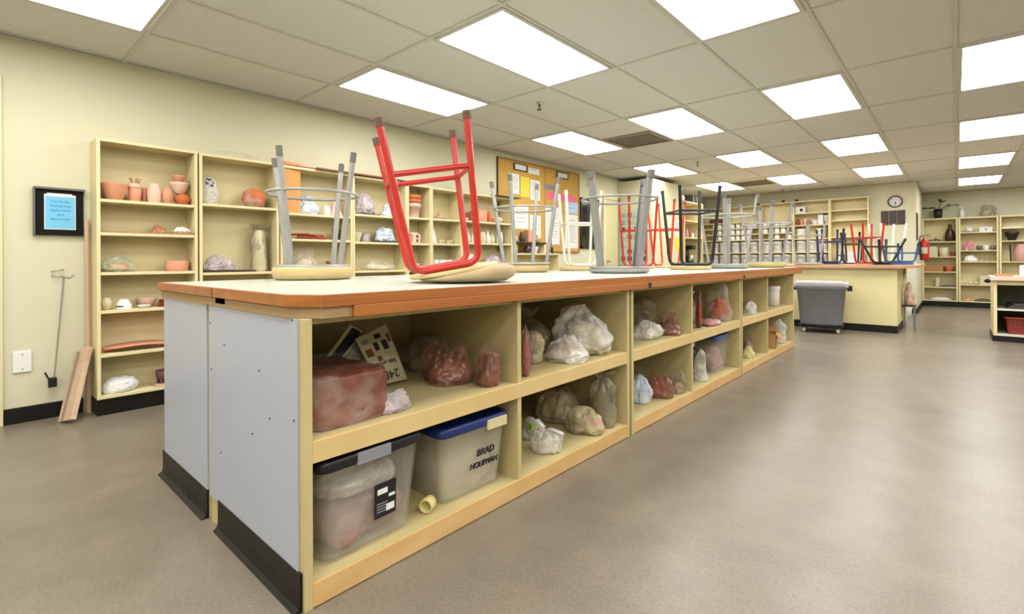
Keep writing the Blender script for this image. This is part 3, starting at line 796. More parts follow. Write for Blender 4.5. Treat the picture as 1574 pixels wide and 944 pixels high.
txt_on('248', .05, .5, .84, 'price_print')
txt_on('Sale prices', .026, .45, .62, 'headline_print')
ib(618, 684, 511, MIDZ, -1.98, 'puffed clear plastic bag behind the brown bag in the nearest upper bay', FILMG, CLAYP if False else TAN, dd=.8, fill=.55, style='lump')
ib(643, 733, 522, MIDZ, -1.68, 'knotted red brown plastic bag of clay, second from the newspaper', FILMR, CLAYB, dd=.85, style='cone', fill=.55, fillw=.9, amp=.12, pleat=.16)
ib(720, 779, 529, MIDZ, -1.6, 'crumpled brown clay bag against the right divider of the nearest upper bay', FILMR, CLAYD, dd=.9, style='lump', fill=.8, amp=.16, pleat=.14, nple=13)
# upper right bay of nearest cabinet
ib(880, 974, 466, MIDZ, -1.62, 'big milky white bag filling the right of the second upper bay', FILMW, CREAMC, dd=.8, style='lump', fill=.7, amp=.16, pleat=.14)
ib(842, 911, 514, MIDZ, -1.6, 'low milky bag at the front of the second upper bay', FILMW, TAN, dd=.75, style='slump', fill=.7, amp=.16)
ib(798, 824, 487, MIDZ, -1.58, 'dusty pink clay bag half hidden by the divider, second upper bay', FILMR, CLAYP, dd=1.2, style='lump', fill=.9)
ib(806, 880, 466, MIDZ, -1.95, 'dark gathered clear bag at the back of the second upper bay', FILMG, CLAYG, dd=.9, style='tied', fill=.5, amp=.16)
ib(812, 850, 503, MIDZ, -1.66, 'olive beige bag beside the pink clay bag, second upper bay', FILMB, CLAYG, dd=.9, style='lump', fill=.8)
# lower right bay of nearest cabinet
ib(797, 834, 641, LOWZ, -1.62, 'white shopping bag with a lime green print, lower bay by the divider', FILMW, None, dd=.9, style='slump', amp=.14)
one(MB().prism_y([(0, 0), (.055, .004), (.055, .028), (0, .024)], 0, .0015), 'green_label', 'lime green printed label on the white shopping bag', 'label', GREENP, (0, 0, 0)) if False else None
X, Y, W, D, Hh = isl(812, 866, 645, LOWZ, -1.52)
t = thing('shopping_bag', 'white tied shopping bag with two handle loops in the lower bay', 'bag', (X, Y, LOWZ + .001), .5)
soft(W, W * .9, Hh * .72, 205, 'lump', .14, .12, 9).build('bag_body', FILMW, t)
m = MB()
for s_ in (-1, 1):
    m.grid(lambda u, v, s_=s_: (s_ * (.01 + .07 * math.sin(PI * u) * (1 if s_ > 0 else .55)) + (v - .5) * .012, (v - .5) * .03 + (.03 * u if s_ > 0 else -.01), Hh * .62 + (Hh * .38 * math.sin(PI * u * .9) if s_ < 0 else Hh * .1 - Hh * .42 * u)), 14, 3)
m.build('handle_loops', FILMW, t, solid=.003)
ib(818, 898, 596, LOWZ, -1.78, 'cream plastic bag with a folded flap at the back of the lower bay', FILMB, TAN, dd=.8, style='cone', fill=.5, amp=.12)
ib(860, 932, 624, LOWZ, -1.56, 'rounded beige shopping bag with faint red print in the lower bay', FILMB, CLAYG, dd=.8, style='lump', fill=.85, amp=.1, pleat=.08)
ib(905, 952, 568, LOWZ, -1.66, 'tall wrinkled grey bag tied at the top, right end of the lower bay', FILMG, CLAYG, dd=.8, style='tall', fill=.78, amp=.13, pleat=.14, nple=13)
# lower left bay
def tub(name, label, x, y, z, rz, w, d, h, lidm, latchm, bodyfilm, stuffs, lid_h=.03, latch='front'):
    t = thing(name, label, 'tub', (x, y, z + .001), rz)
    a = .86
    def wall(i):
        k = 1 - i
        return k
    out = []; m = MB()
    n = 32
    def loop(sc, zz, inset=0):
        pts = []
        rr = .035
        for cx, cy, a0 in ((1, 1, 0), (-1, 1, 90), (-1, -1, 180), (1, -1, 270)):
            for k in range(6):
                an = math.radians(a0 + 18 * k)
                pts.append((cx * (w / 2 * sc - rr - inset) + rr * math.cos(an), cy * (d / 2 * sc - rr - inset) + rr * math.sin(an), zz))
        return pts
    L = [loop(a - .02, .0), loop(a, .008), loop(.93, h * .5), loop(.985, h - lid_h - .015), loop(1.0, h - lid_h - .013), loop(1.0, h - lid_h), loop(.97, h - lid_h), loop(.92, h * .5, .003), loop(a - .01, .012, .003)]
    N = len(L[0]); vs = [p for l_ in L for p in l_]
    fs = [(i * N + k, i * N + (k + 1) % N, (i + 1) * N + (k + 1) % N, (i + 1) * N + k) for i in range(len(L) - 1) for k in range(N)]
    m.add(vs, fs, True); m.add(L[0], [tuple(reversed(range(N)))]); m.add(L[-1], [tuple(range(N))])
    m.build('tub_body', bodyfilm, t)
    m = MB()
    L = [loop(1.03, h - lid_h - .006), loop(1.045, h - lid_h + .004), loop(1.045, h - .008), loop(1.02, h), loop(.93, h), loop(.91, h - .012)]
    vs = [p for l_ in L for p in l_]
    m.add(vs, [(i * N + k, i * N + (k + 1) % N, (i + 1) * N + (k + 1) % N, (i + 1) * N + k) for i in range(len(L) - 1) for k in range(N)], True)
    m.add(L[0], [tuple(reversed(range(N)))]); m.add(L[-1], [tuple(range(N))])
    m.build('lid', lidm, t)
    for f in stuffs: f(t)
    return t
TUBC = mat('clear tub plastic', 'ddd6c6', .22, bump=(3, .02), alpha=(.14, .24, 3))
TUBM = mat('milky tub plastic', 'e0d6bd', .25, alpha=(.34, .46, 3))
def s1(t):
    soft(.33, .3, .17, 301, 'lump', .08, .03, 7, box=4).build('clay_bag', mat('clay seen through bag', 'a07c74', .5, bump=(18, .3)), t, loc=(.0, .0, .014))
    soft(.33, .31, .13, 302, 'slump', .2, .1, 7, box=3).build('crumpled_plastic', FILMW, t, loc=(0, 0, .17))
    m = MB().box(.201, .211, -.075, .055, .292, .33); m.box(.165, .211, -.075, .055, .322, .334)
    m.build('latch', GREYP, t, bev=.006)
    m = MB().m(0).box(.186, .1885, .0, .085, .09, .205)
    m.m(1).box(.1885, .189, .01, .05, .168, .186).box(.1885, .189, .045, .078, .105, .128).box(.1885, .189, .055, .08, .15, .16)
    m.m(2)
    for k in range(4): m.box(.1885, .1889, .008, .05, .135 - .009 * k, .1385 - .009 * k)
    m.build('product_label', [BLACKP, PAPER, GINK], t).rotation_euler = (0, .028, 0)
tub('storage_tub', 'clear lidded tub with black lid and grey latch, label on its front', -1.63, .915, LOWZ, .03, .40, .385, .335, BLACKP, GREYP, TUBC, [s1])
def s2(t):
    m = MB().box(.172, .186, .05, .165, .245, .283).box(.12, .186, .05, .165, .273, .288)
    m.build('latch', CREAMP, t, bev=.005)
    soft(.26, .26, .2, 311, 'lump', .08, .03, 7, box=5).build('clay_bag', mat('pale buff contents', 'cfc2a6', .6), t, loc=(0, 0, .014))
    R = Matrix.Rotation(PI / 2, 3, 'Z') @ Matrix.Rotation(PI / 2, 3, 'X')
    words_mesh('BRAD', .038, 'upper_writing', INK, t, (.1675, .052, .16), R.to_euler(), shear=.25, depth=.002)
    words_mesh('HOLIFMAN', .032, 'lower_writing', INK, t, (.165, .045, .112), R.to_euler(), shear=.25, depth=.002, spacing=.95)
tub('storage_tub', 'milky tub with dark blue lid, cream latch and black handwriting', -1.62, 1.405, LOWZ, -.03, .345, .36, .3, BLUEP, CREAMP, TUBM, [s2])
ib(610, 648, 668, LOWZ, -1.98, 'crumpled clear bag at the back between the two lidded tubs', FILMC, None, dd=.9, style='slump')
ib(624, 676, 714, LOWZ, -1.7, 'small pinkish crumpled bag between the two lidded tubs', FILMR, None, dd=.8, style='slump', amp=.2, pleat=.2)
X, Y, W, D, Hh = isl(621, 636, 771, LOWZ, -1.6)
t = MB(); t.lathe([(.021, 0), (.026, 0), (.026, .045), (.021, .045), (.021, 0)], 24, caps=False)
one(t, 'tape_roll', 'small tan tape roll on the lower shelf beside the black lidded tub', 'tape', YELLOWC, (-1.5, Y + .02, LOWZ + .027), 0, rot=(PI / 2, 0, .5))
# middle cabinet
ib(1006, 1052, 480, MIDZ, -1.66, 'brown clay bag with clear folded tail in the third upper bay', FILMR, CLAYD, dd=.9, style='cone', fill=.7)
ib(968, 1020, 492, MIDZ, -1.55, 'white shopping bag at the front of the third upper bay', FILMW, None, dd=.8, style='lump', amp=.13)
ib(976, 1032, 455, MIDZ, -1.85, 'puffed tan clear bag at the back of the third upper bay', FILMG, CLAYG, dd=.8, style='lump', fill=.5)
ib(1066, 1080, 439, MIDZ, -1.62, 'narrow red brown clay bag along the divider, fourth upper bay', FILMR, CLAYO, dd=2.2, style='lump', fill=.85)
X, Y, W, D, Hh = isl(1078, 1118, 482, MIDZ, -1.6)
t = thing('clay_block', 'pink speckled clay block in plastic, fourth upper bay', 'clay', (-1.485, 4.04, MIDZ + .001), 1.4)
claim(-1.55, -1.42, 3.92, 4.15, MIDZ)
W = .2
soft(W * .95, W * .6, Hh, 322, 'lump', .05, .02, 5, box=6).build('clay', CLAYP, t)
soft(W * 1.0, W * .66, Hh * 1.05, 323, 'lump', .08, .04, 7, box=5).build('plastic_wrap', FILMC, t)
X2, Y2, W2, D2, H2 = isl(1072, 1100, 440, MIDZ, -1.78)
bag(-1.65, 4.2, MIDZ, .17, .15, min(H2, .33), 'tall cream bag above the pink block, fourth upper bay', FILMB, CREAMC, style='tied', rz=.5, fill=.55)
ib(1098, 1142, 434, MIDZ, -1.7, 'tall orange clay bag with clear top at the right of the fourth upper bay', FILMC, CLAYO, dd=.75, style='cone', fill=.66, fillw=.92, amp=.12)
ib(966, 1008, 572, LOWZ, -1.56, 'pale blue white bag at the front left of the third lower bay', FILMBL, CLAYG, dd=.8, style='slump', fill=.4, amp=.12)
ib(982, 1016, 560, LOWZ, -1.74, 'orange clay bag tied at its top, third lower bay', FILMC, CLAYO, dd=.85, style='tied', fill=.5, fillw=.92)
ib(1012, 1052, 567, LOWZ, -1.6, 'dark red clay block in a clear bag, third lower bay', FILMR, DKRED, dd=.9, style='cone', fill=.8, fillw=.95, box=4)
ib(1044, 1084, 543, LOWZ, -1.66, 'clear brownish bag trailing over the shelf, third lower bay', FILMG, TAN, dd=.9, style='cone', fill=.5)
ib(1064, 1088, 535, LOWZ, -1.78, 'crumpled white plastic left of the blue lidded pink tub', FILMW, None, dd=.9, style='slump')
X, Y, W, D, Hh = isl(1080, 1102, 524, LOWZ, -1.7)
t = thing('paint_bottle', 'dark bottle with a white cap behind the pink tub', 'bottle', (-1.64, 4.05, LOWZ + .001), 0)
claim(-1.7, -1.58, 3.98, 4.12, LOWZ)
MB().lathe([(.05, 0), (.055, .01), (.055, .17), (.04, .2), (.025, .215), (.025, .225)], 20).build('bottle_body', mat('dark bottle plastic', '2c2220', .35), t)
MB().lathe([(.03, .226), (.03, .262), (.026, .266), (.0, .266)], 18).build('cap', WHITEP, t)
def s3(t):
    soft(.2, .2, .24, 331, 'lump', .06, .02, 7, box=5).build('clay_bag', mat('pink slip contents', 'b98d85', .5), t, loc=(0, 0, .014))
tub('storage_tub', 'tall clear tub of pink clay with a blue lid, fourth lower bay', -1.60, 4.3, LOWZ, .0, .27, .3, .31, BLUEP2, BLUEP2, TUBC, [s3])
# far cabinet
ib(1146, 1172, 426, MIDZ, -1.75, 'dark clear bag at the back of the fifth upper bay', FILMG, CLAYG, dd=.7, style='tied', fill=.5)
ib(1140, 1160, 458, MIDZ, -1.6, 'pinkish clay bag at the front of the fifth upper bay', FILMR, CLAYP, dd=.9, style='lump', fill=.7)
ib(1150, 1172, 462, MIDZ, -1.5, 'milky flattened bag edge at the front of the fifth upper bay', FILMW, None, dd=.7, style='slump')
ib(1184, 1206, 425, MIDZ, -1.98, 'clear crumpled bag at the back of the sixth upper bay', FILMG, None, dd=.8, style='tied')
def canister(x, y, z, r, h, label, lidm=WHITEP, bm=WHITEP2, name='white_tub', cat='tub', group=None):
    t = thing(name, label, cat, (x, y, z + .001), 0, group)
    MB().lathe([(r * .9, 0), (r * .94, .005), (r, h * .84), (r * .97, h * .84), (r * .9, .006)], 24).build('tub_body', bm, t)
    MB().lathe([(r * 1.03, h * .82), (r * 1.06, h * .86), (r * 1.06, h * .97), (r, h), (.0, h)], 24).build('lid', lidm, t)
    return t
X, Y, W, D, Hh = isl(1181, 1193, 440, MIDZ, -1.58); canister(X, Y, MIDZ, .075, Hh, 'tall off white tub by the divider of the sixth upper bay')
X, Y, W, D, Hh = isl(1193, 1207, 456, MIDZ, -1.55); canister(X, Y + .05, MIDZ, .085, Hh, 'short white tub at the right of the sixth upper bay')
ib(1140, 1160, 503, LOWZ, -1.6, 'large clear bag in the fifth lower bay', FILMG, TAN, dd=.9, style='lump', fill=.5)
ib(1140, 1160, 532, LOWZ, -1.5, 'pale yellow crumpled scrap at the front of the fifth lower bay', mat('pale yellow cloth', 'd8cf96', .7), None, dd=.6, style='slump', amp=.25)
ib(1182, 1208, 490, LOWZ, -1.66, 'tall milky bag at the left of the sixth lower bay', FILMW, None, dd=.8, style='lump', amp=.14)
X, Y, W, D, Hh = isl(1190, 1214, 512, LOWZ, -1.54)
t = thing('cardboard_box', 'open brown cardboard box in the sixth lower bay', 'box', (-1.55, 5.85, LOWZ + .001), .2)
MB().box(-.11, .11, -.13, -.125, 0, .15).box(-.11, .11, .125, .13, 0, .15).box(-.11, -.105, -.13, .13, 0, .15).box(.105, .11, -.13, .13, 0, .15).box(-.11, .11, -.13, .13, 0, .004).build('box_body', CARD, t)
MB().beam((.108, 0, .15), (.16, 0, .1), .25, .004, (0, 1, 0)).beam((0, .13, .15), (.0, .19, .19), .2, .004, (1, 0, 0)).build('box_flaps', CARD, t)
ib(1206, 1226, 490, LOWZ, -1.62, 'milky bag draped over the cardboard box at the island end', FILMW, None, dd=.9, style='slump', amp=.16) if False else None
bag(-1.72, 6.2, LOWZ, .3, .3, .33, 'milky white bag at the back right of the sixth lower bay', FILMW, None, style='lump', rz=.3, amp=.14)

# settle a few bags where they really lie
def by_label(s): return next(o for o in COL.objects if o.parent is None and s in str(o.get('label', '')))
def put(s, x=None, y=None, k=None):
    o = by_label(s)
    if x is not None: o.location.x = x
    if y is not None: o.location.y = y
    if k is not None: o.scale = k
put('dusty pink clay bag', -1.475, 1.742, (.75, .75, .95))
put('dark gathered clear bag at the back of the second', -1.85, 2.2)
put('olive beige bag beside', -1.64, 1.985, (1.0, 1.0, 1))
put('crumpled brown clay bag against', None, None, (.93, .93, 1))
put('narrow red brown clay bag', -1.5, 3.86, (.8, .8, 1))
put('tall cream bag above the pink', -1.66, 4.1)
put('dark red clay block in a clear bag', -1.53, 3.235, (.92, .92, 1))
put('pale blue white bag at the front left', -1.57, 3.03, (.95, .92, 1))
put('orange clay bag tied at its top', -1.72, 3.3)
put('clear brownish bag trailing', -1.475, 3.41, (.62, .62, .9))
put('clear crumpled bag at the back of the sixth', -1.82, 6.22)
put('dark clear bag at the back of the fifth', -1.7, 5.24, (.8, .8, 1))
def print_on(s, m, zr, half, turn=0.0, speck=0):
    """printed patch in the film itself, on the side that faces the aisle"""
    t = by_label(s); o = next((c for c in t.children if 'bag' in c.name), t)
    me = o.data; me.materials.append(m); n = len(me.materials) - 1
    h = max(v.co.z for v in me.vertices); a0 = math.atan2(-t.location.y, -t.location.x) - t.rotation_euler.z + turn
    for q in me.polygons:
        c = q.center; a = (math.atan2(c.y, c.x) - a0 + PI) % (2 * PI) - PI
        if abs(a) < half and zr[0] < c.z / h < zr[1]:
            if speck and noise.noise(c * speck) < .12: continue
            q.material_index = n
print_on('white shopping bag with a lime green', GREENP, (.55, .78), .55)
print_on('rounded beige shopping bag', mat('faint red print', 'c99078', .5), (.38, .6), .4, .75, 60)
# ------------------------------------------------------------------ pots and small wares
def pot_mesh(prof, th=.006, n=28, fn=None, sx=1, sy=1):
    """prof outer wall from foot to lip; wall of real thickness, open inside"""
    inn = [(max(r - th, .001), max(z, th)) for r, z in prof][::-1]
    return MB().lathe([(.001, 0)] + prof + inn + [(.001, th)], n, (0, 0, 0), sx, sy, fn)
def scale(prof, w, h):
    mr = max(r for r, z in prof); mz = max(z for r, z in prof)
    return [(r / mr * w / 2, z / mz * h) for r, z in prof]
PR = {
    'bowl': [(.45, 0), (.5, .03), (.72, .4), (.9, .75), (1, 1)],
    'flare': [(.5, 0), (.55, .02), (.78, .5), (1, .97), (1, 1)],
    'cup': [(.75, 0), (.85, .05), (.95, .5), (1, 1)],
    'flowerpot': [(.68, 0), (.7, .02), (.88, .72), (1, .73), (1, 1)],
    'round': [(.45, 0), (.62, .05), (.95, .4), (.98, .6), (.8, .85), (.55, .97), (.58, 1)],
    'dish': [(.55, 0), (.6, .1), (.95, .8), (1, 1)],
    'box': [(.97, 0), (1, .05), (1, 1)],
    'jar': [(.8, 0), (.88, .05), (1, .3), (.98, .65), (.75, .85), (.7, 1)],
    'bottle': [(.8, 0), (.95, .03), (1, .3), (.85, .55), (.4, .75), (.32, .95), (.4, 1)],
    'cone': [(1, 0), (.95, .1), (.5, .6), (.18, .95), (.1, 1)],
}
def pot(x, y, z, w, h, kind, m, label, name='pot', cat='pot', group=None, rz=0, th=None, fn=None, sx=1, sy=1):
    return one(pot_mesh(scale(PR[kind], w, h), th or min(.007, w * .06), 28, fn, sx, sy), name, label, cat, m, (x, y, z + .001), rz, group)
def ls(l, r, top, zb, x=-4.31): return fit(l, r, top, zb, x=x)
G1 = 'pots on the tall shelf nearest the camera'
Z = LS[0][3]
x, y, w, h = ls(149, 198, 283, Z[5], -4.31); pot(x, y + .01, Z[5], w * .95, h, 'flare', TERRA, 'wide flared pink bowl at the left of the top pot row', 'bowl', 'bowl', G1)
x, y, w, h = ls(197, 219, 290, Z[5]); t = thing('lidded_jar', 'lidded pink jar with small tufts on its lid', 'jar', (x, y, Z[5] + .001), 0, G1)
pot_mesh(scale(PR['cup'], w * .95, h)).build('jar_body', TERRA, t)
hb = h
x, y2, w2, h2 = ls(197, 219, 276, Z[5])
m = MB().lathe([(.02, hb), (w * .5, hb + .001), (w * .48, hb + .02), (w * .3, hb + .035), (.001, hb + .04)], 20)
m.build('lid', PINK, t)
m = MB()
for k in range(5):
    a = k * 1.256; m.tube([(w * .25 * math.cos(a), w * .25 * math.sin(a), hb + .03), (w * .32 * math.cos(a), w * .32 * math.sin(a), hb + .06), (w * .42 * math.cos(a + .4), w * .42 * math.sin(a + .4), hb + .068)], .006, 6)
m.build('tufts', TAN, t)
x, y, w, h = ls(217, 227, 289, Z[5], -4.36); pot(x, y, Z[5], w * 1.0, h, 'cup', TERRA, 'small pink cup between the tufted jar and the pale jar', 'cup', 'cup', G1)
x, y, w, h = ls(226, 249, 283, Z[5], -4.29); pot(x, y, Z[5], w * .96, h, 'jar', PINK, 'pale pink rounded jar in the middle of the top pot row', 'jar', 'jar', G1)
x, y, w, h = ls(248, 266, 289, Z[5], -4.28); pot(x, y, Z[5], w * .95, h, 'round', TERRA, 'pink rounded pot left of the stacked bowls', 'pot', 'pot', G1)
x, y, w, h = ls(267, 294, 299, Z[5], -4.3); b1 = h; pot(x, y, Z[5], w, h, 'round', TERRA2, 'orange bowl at the bottom of the stacked bowls', 'bowl', 'bowl', G1); bx, by = x, y
x, y, w, h = ls(255, 289, 281, Z[5], -4.3); pot(bx - .0, by - .02, Z[5] + b1, w * .95, h - b1, 'bowl', PINK, 'wide pink bowl in the middle of the stacked bowls', 'bowl', 'bowl', G1)
x, y3, w3, h3 = ls(258, 283, 271, Z[5], -4.3); pot(bx, by - .02, Z[5] + h, w3 * .95, h3 - h + .004, 'dish', TERRA, 'small flat pink bowl on top of the stacked bowls', 'bowl', 'bowl', G1)
# second row
for k, (l, r, lab) in enumerate(((152, 232, 'thin brown clay strip lying at the front of the second shelf'), (160, 246, 'thin brown clay strip lying behind the front one'))):
    x, y, w, h = ls(l, r, 356, Z[4]); one(MB().box(-.02, .02, -w / 2, w / 2, 0, .009), 'clay_strip', lab, 'clay', mat('brown pink clay', 'a8765a', .75), (-4.245 - .055 * k, max(y, .63 + w / 2 + .004), Z[4] + .001), .0, 'clay strips', bev=.002)
x, y, w, h = ls(246, 299, 354, Z[4], -4.25)
g = MB().box(-.045, .045, -w / 2, w / 2, 0, .008)
for k in range(7): g.lathe([(.011, 0), (.013, .012), (.008, .018)], 10, (.04, -w / 2 + w * (k + .5) / 7, .008)).lathe([(.011, 0), (.013, .012), (.008, .018)], 10, (-.04, -w / 2 + w * (k + .5) / 7, .008))
one(g, 'scalloped_tray', 'tan clay tray with scalloped edge at the right of the second shelf', 'tray', TAN, (-4.25, y - .005, Z[4] + .001), 0)
ty = y
x, y, w, h = ls(268, 298, 343, Z[4], -4.25)
one(soft(.05, w, .05, 801, 'slump', .12, .05), 'plaster_lump', 'white plaster lump lying in the scalloped tray', 'plaster', WHITEC, (-4.25, ty + .03, Z[4] + .011), 0)
x, y, w, h = ls(232, 258, 346, Z[4], -4.34); one(soft(.07, w, h, 802, 'slump', .2, .1), 'clay_lump', 'rough pinkish clay lump left behind the scalloped tray', 'clay', TERRA, (-4.36, y, Z[4] + .001), 0)
# third row
x, y, w, h = ls(152, 217, 393, Z[3], -4.3); t = thing('wrapped_plate', 'plate of clay scraps under crinkled clear plastic, third shelf', 'plate', (-4.305, .735, Z[3] + .001), 0)
pot_mesh(scale(PR['dish'], .18, .025)).build('plate', CREAMC, t)
soft(.13, .14, .05, 803, 'slump', .2, .1).build('clay_scraps', TERRA, t, loc=(0, 0, .012))
soft(.18, .2, h, 804, 'slump', .2, .12, 11).build('plastic_cover', mat('greenish clear film', 'c3cfae', .14, spec=.9, bump=(16, .6), alpha=(.12, .5, 9)), t)
x, y, w, h = ls(252, 296, 401, Z[3], -4.3); pot(-4.3, y - .005, Z[3], .145, h, 'box', TERRA, 'straight sided pink round box at the right of the third shelf', 'round_box', 'pot', None, th=.006)
# fourth row
x, y, w, h = ls(152, 169, 458, Z[2], -4.28); pot(x, y + .01, Z[2], w, h, 'round', CREAMC, 'small cream ball shaped jar at the left of the fourth shelf', 'jar', 'jar')
x, y, w, h = ls(177, 203, 460, Z[2], -4.27); t = thing('painted_bowl', 'upturned white bowl with dark blue patch on the fourth shelf', 'bowl', (x, y, Z[2] + .001), 0)
MB().lathe([(w * .5, 0), (w * .48, h * .4), (w * .34, h * .8), (w * .2, h), (.001, h)], 28).build('bowl_body', WHITEC, t)
MB().grid(lambda u, v: ((w * .5 + .002) * math.cos(-1.5 + u * 1.3) * (1 - .45 * v), (w * .5 + .002) * math.sin(-1.5 + u * 1.3) * (1 - .45 * v), h * (.25 + .62 * v)), 10, 6).build('blue_patch', mat('cobalt glaze', '2b2f63', .3), t)
x, y, w, h = ls(205, 236, 470, Z[2], -4.25); pot(-4.245, y, Z[2], .08, .02, 'dish', WHITEC, 'low white dish at the front of the fourth shelf', 'dish', 'dish')
x, y, w, h = ls(208, 242, 458, Z[2], -4.34); pot(-4.345, y, Z[2], .13, h, 'flare', PINK, 'wide pale pink bowl at the back of the fourth shelf', 'bowl', 'bowl')
x, y, w, h = ls(238, 262, 457, Z[2], -4.28)
g = MB()
for k in range(4): g.lathe([(.02, 0), (.045, .008), (.05, .014), (.02, .01)], 16, (.006 * math.sin(k * 2), .004 * k, .012 * k))
one(g, 'broken_dishes', 'little heap of dark red clay dishes behind the island corner', 'dish', DKRED, (-4.28, y + .01, Z[2] + .001), 0)
# fifth row
x, y, w, h = ls(152, 252, 527, Z[1], -4.3)
def slabf(u, v): return ((v - .5) * .17 * (1 - .6 * (2 * u - 1) ** 4), (u - .5) * .46, .012 + .018 * math.sin(PI * u) + .012 * math.cos(2.2 * PI * v) * (1 - u))
one(MB().grid(slabf, 24, 8), 'clay_slab', 'long curved pink clay slab on the fifth shelf', 'slab', TERRA, (-4.3, .885, Z[1] + .004), 0, solid=.012)
# bottom
x, y, w, h = ls(153, 214, 577, Z[0], -4.29); bag(-4.31, .745, Z[0], .19, .21, h, 'white cloth bag on the bottom shelf of the tall unit', mat('white cloth', 'e4e3dc', .8, bump=(30, .3)), None, style='slump', amp=.14, name='cloth_bag')
x, y, w, h = ls(232, 272, 592, Z[0], -4.29); one(MB().box(-.07, .07, -w / 2, w / 2, 0, .012), 'plywood_board', 'small plywood board under the dark footed bowl', 'board', PLY, (-4.29, y + .01, Z[0] + .001), 0, bev=.002)
x, y2, w2, h2 = ls(235, 268, 569, Z[0] + .013, -4.29); t = thing('footed_bowl', 'dark mauve bowl on small feet at the bottom shelf', 'bowl', (x, y + .01, Z[0] + .0135), 0)
MV = mat('dark mauve clay', '6b4745', .7)
pot_mesh([(w2 * .42, .03), (w2 * .48, .05), (w2 * .5, h2)]).build('bowl_body', MV, t)
g = MB()
for k in range(8): g.cyl((w2 * .38 * math.cos(k * PI / 4), w2 * .38 * math.sin(k * PI / 4), 0), (w2 * .4 * math.cos(k * PI / 4), w2 * .4 * math.sin(k * PI / 4), .034), .009, n=8)
g.build('feet', MV, t)
# second unit
Z = LS[1][3]
x, y, w, h = ls(312, 351, 272, Z[3], -4.31); t = bag(x, 1.30, Z[3], .13, .15, h, 'white plastic bag with a dark blue print, top of the second shelf unit', FILMW, None, style='cone', amp=.1, name='plastic_bag')
pb = MB().grid(lambda u, v: (.058 * math.cos((u - .5) * 1.2) * (1 - .3 * v) - .0, .075 * math.sin((u - .5) * 1.2), h * (.55 + .3 * v)), 8, 6)
x, y, w, h = ls(380, 424, 285, Z[3], -4.31); t = thing('wrapped_ball', 'round terracotta pot in thin plastic, top of the second shelf unit', 'pot', (-4.305, 1.63, Z[3] + .001), 0)
MB().lathe([(.04, 0), (.072, .02), (.088, .07), (.08, .12), (.045, .15), (.001, .155)], 24).build('clay_ball', TERRA2, t)
soft(.19, .185, .18, 811, 'lump', .08, .05, 7).build('plastic_wrap', FILMC, t)
x, y, w, h = ls(315, 369, 393, Z[2] + .01, -4.3); one(MB().box(-.085, .085, -.18, .18, 0, .014), 'dark_board', 'dark board under the crumpled plastic, second shelf unit', 'board', DKBROWN, (-4.3, 1.43, Z[2] + .001), .02, bev=.002)
bag(-4.31, 1.365, Z[2] + .0155, .13, .24, h, 'crumpled clear plastic heap on the dark board', FILML, None, style='slump', rz=0, amp=.2, pleat=.15)
x, y, w, h = ls(372, 424, 344, Z[2], -4.3); t = thing('covered_sculpture', 'tall clay piece under clear plastic at the second shelf unit', 'sculpture', (-4.312, 1.675, Z[2] + .001), 0)
MB().lathe([(.05, 0), (.058, .02), (.052, .2), (.045, .3), (.03, .34), (.001, .345)], 24).build('clay_piece', CREAMC, t)
soft(.14, .15, h, 812, 'tall', .1, .1, 11).build('plastic_cover', FILMG, t)
# third unit
Z = LS[2][3]
x, y, w, h = ls(432, 459, 250, Z[4], -4.25); one(MB().box(-.012, .012, -.075, .075, 0, h), 'wood_panel', 'upright orange wood panel at the left of the third shelf unit', 'panel', mat('orange pine', 'e0a052', .5, var=(4, 'd48f42', .2, (1, 1, .15))), (-4.23, 1.91, Z[4] + .001), .15, bev=.002)
x, y, w, h = ls(440, 490, 299, Z[4], -4.33); bag(-4.335, 2.09, Z[4], .14, .24, h, 'white plastic bag beside the orange wood panel', FILMBL, None, style='slump', rz=0, amp=.16)
x, y, w, h = ls(488, 500, 316, Z[4], -4.29); pot(-4.28, 2.25, Z[4], .07, h, 'jar', WHITEC, 'small white pot right of the white plastic bag', 'pot', 'pot')
x, y, w, h = ls(499, 522, 308, Z[4], -4.3); pot(-4.3, 2.345, Z[4], .14, h, 'cone', PINK, 'pale pink clay cone on the third shelf unit', 'clay_cone', 'cone', None, th=.004)
x, y, w, h = ls(468, 506, 353, Z[3], -4.3); g = MB()
rnd = random.Random(5)
for k in range(7):
    a = rnd.uniform(-.5, .5); c = Vector((rnd.uniform(-.05, .05), rnd.uniform(-.09, .09), .008 + .006 * k)); d_ = Vector((math.cos(a + 1.3), math.sin(a + 1.3), rnd.uniform(-.05, .05))) * .07
    g.beam(c - d_, c + d_, .05, .008, (1, 0, .2))
one(g, 'clay_shards', 'heap of flat red clay shards on the third shelf unit', 'shards', mat('red bisque', 'a9472d', .7), (-4.3, 2.12, Z[3] + .001), 0)
x, y, w, h = ls(516, 527, 354, Z[3], -4.3); pot(-4.3, 2.36, Z[3], .08, h, 'cup', mat('dark glaze', '33221d', .3), 'small dark brown cup on the third shelf unit', 'cup', 'cup')
x, y, w, h = ls(454, 498, 379, Z[2], -4.3); bag(-4.32, 2.06, Z[2], .16, .25, h, 'bulging clear bag behind the nearest grey stool seat', FILMC, CREAMC, style='cone', rz=0, amp=.16, fill=.6)
x, y, w, h = ls(497, 512, 392, Z[2], -4.3); pot(-4.3, 2.3, Z[2], .09, .07, 'bowl', DKRED, 'small dark red bowl behind the nearest grey stool', 'bowl', 'bowl')
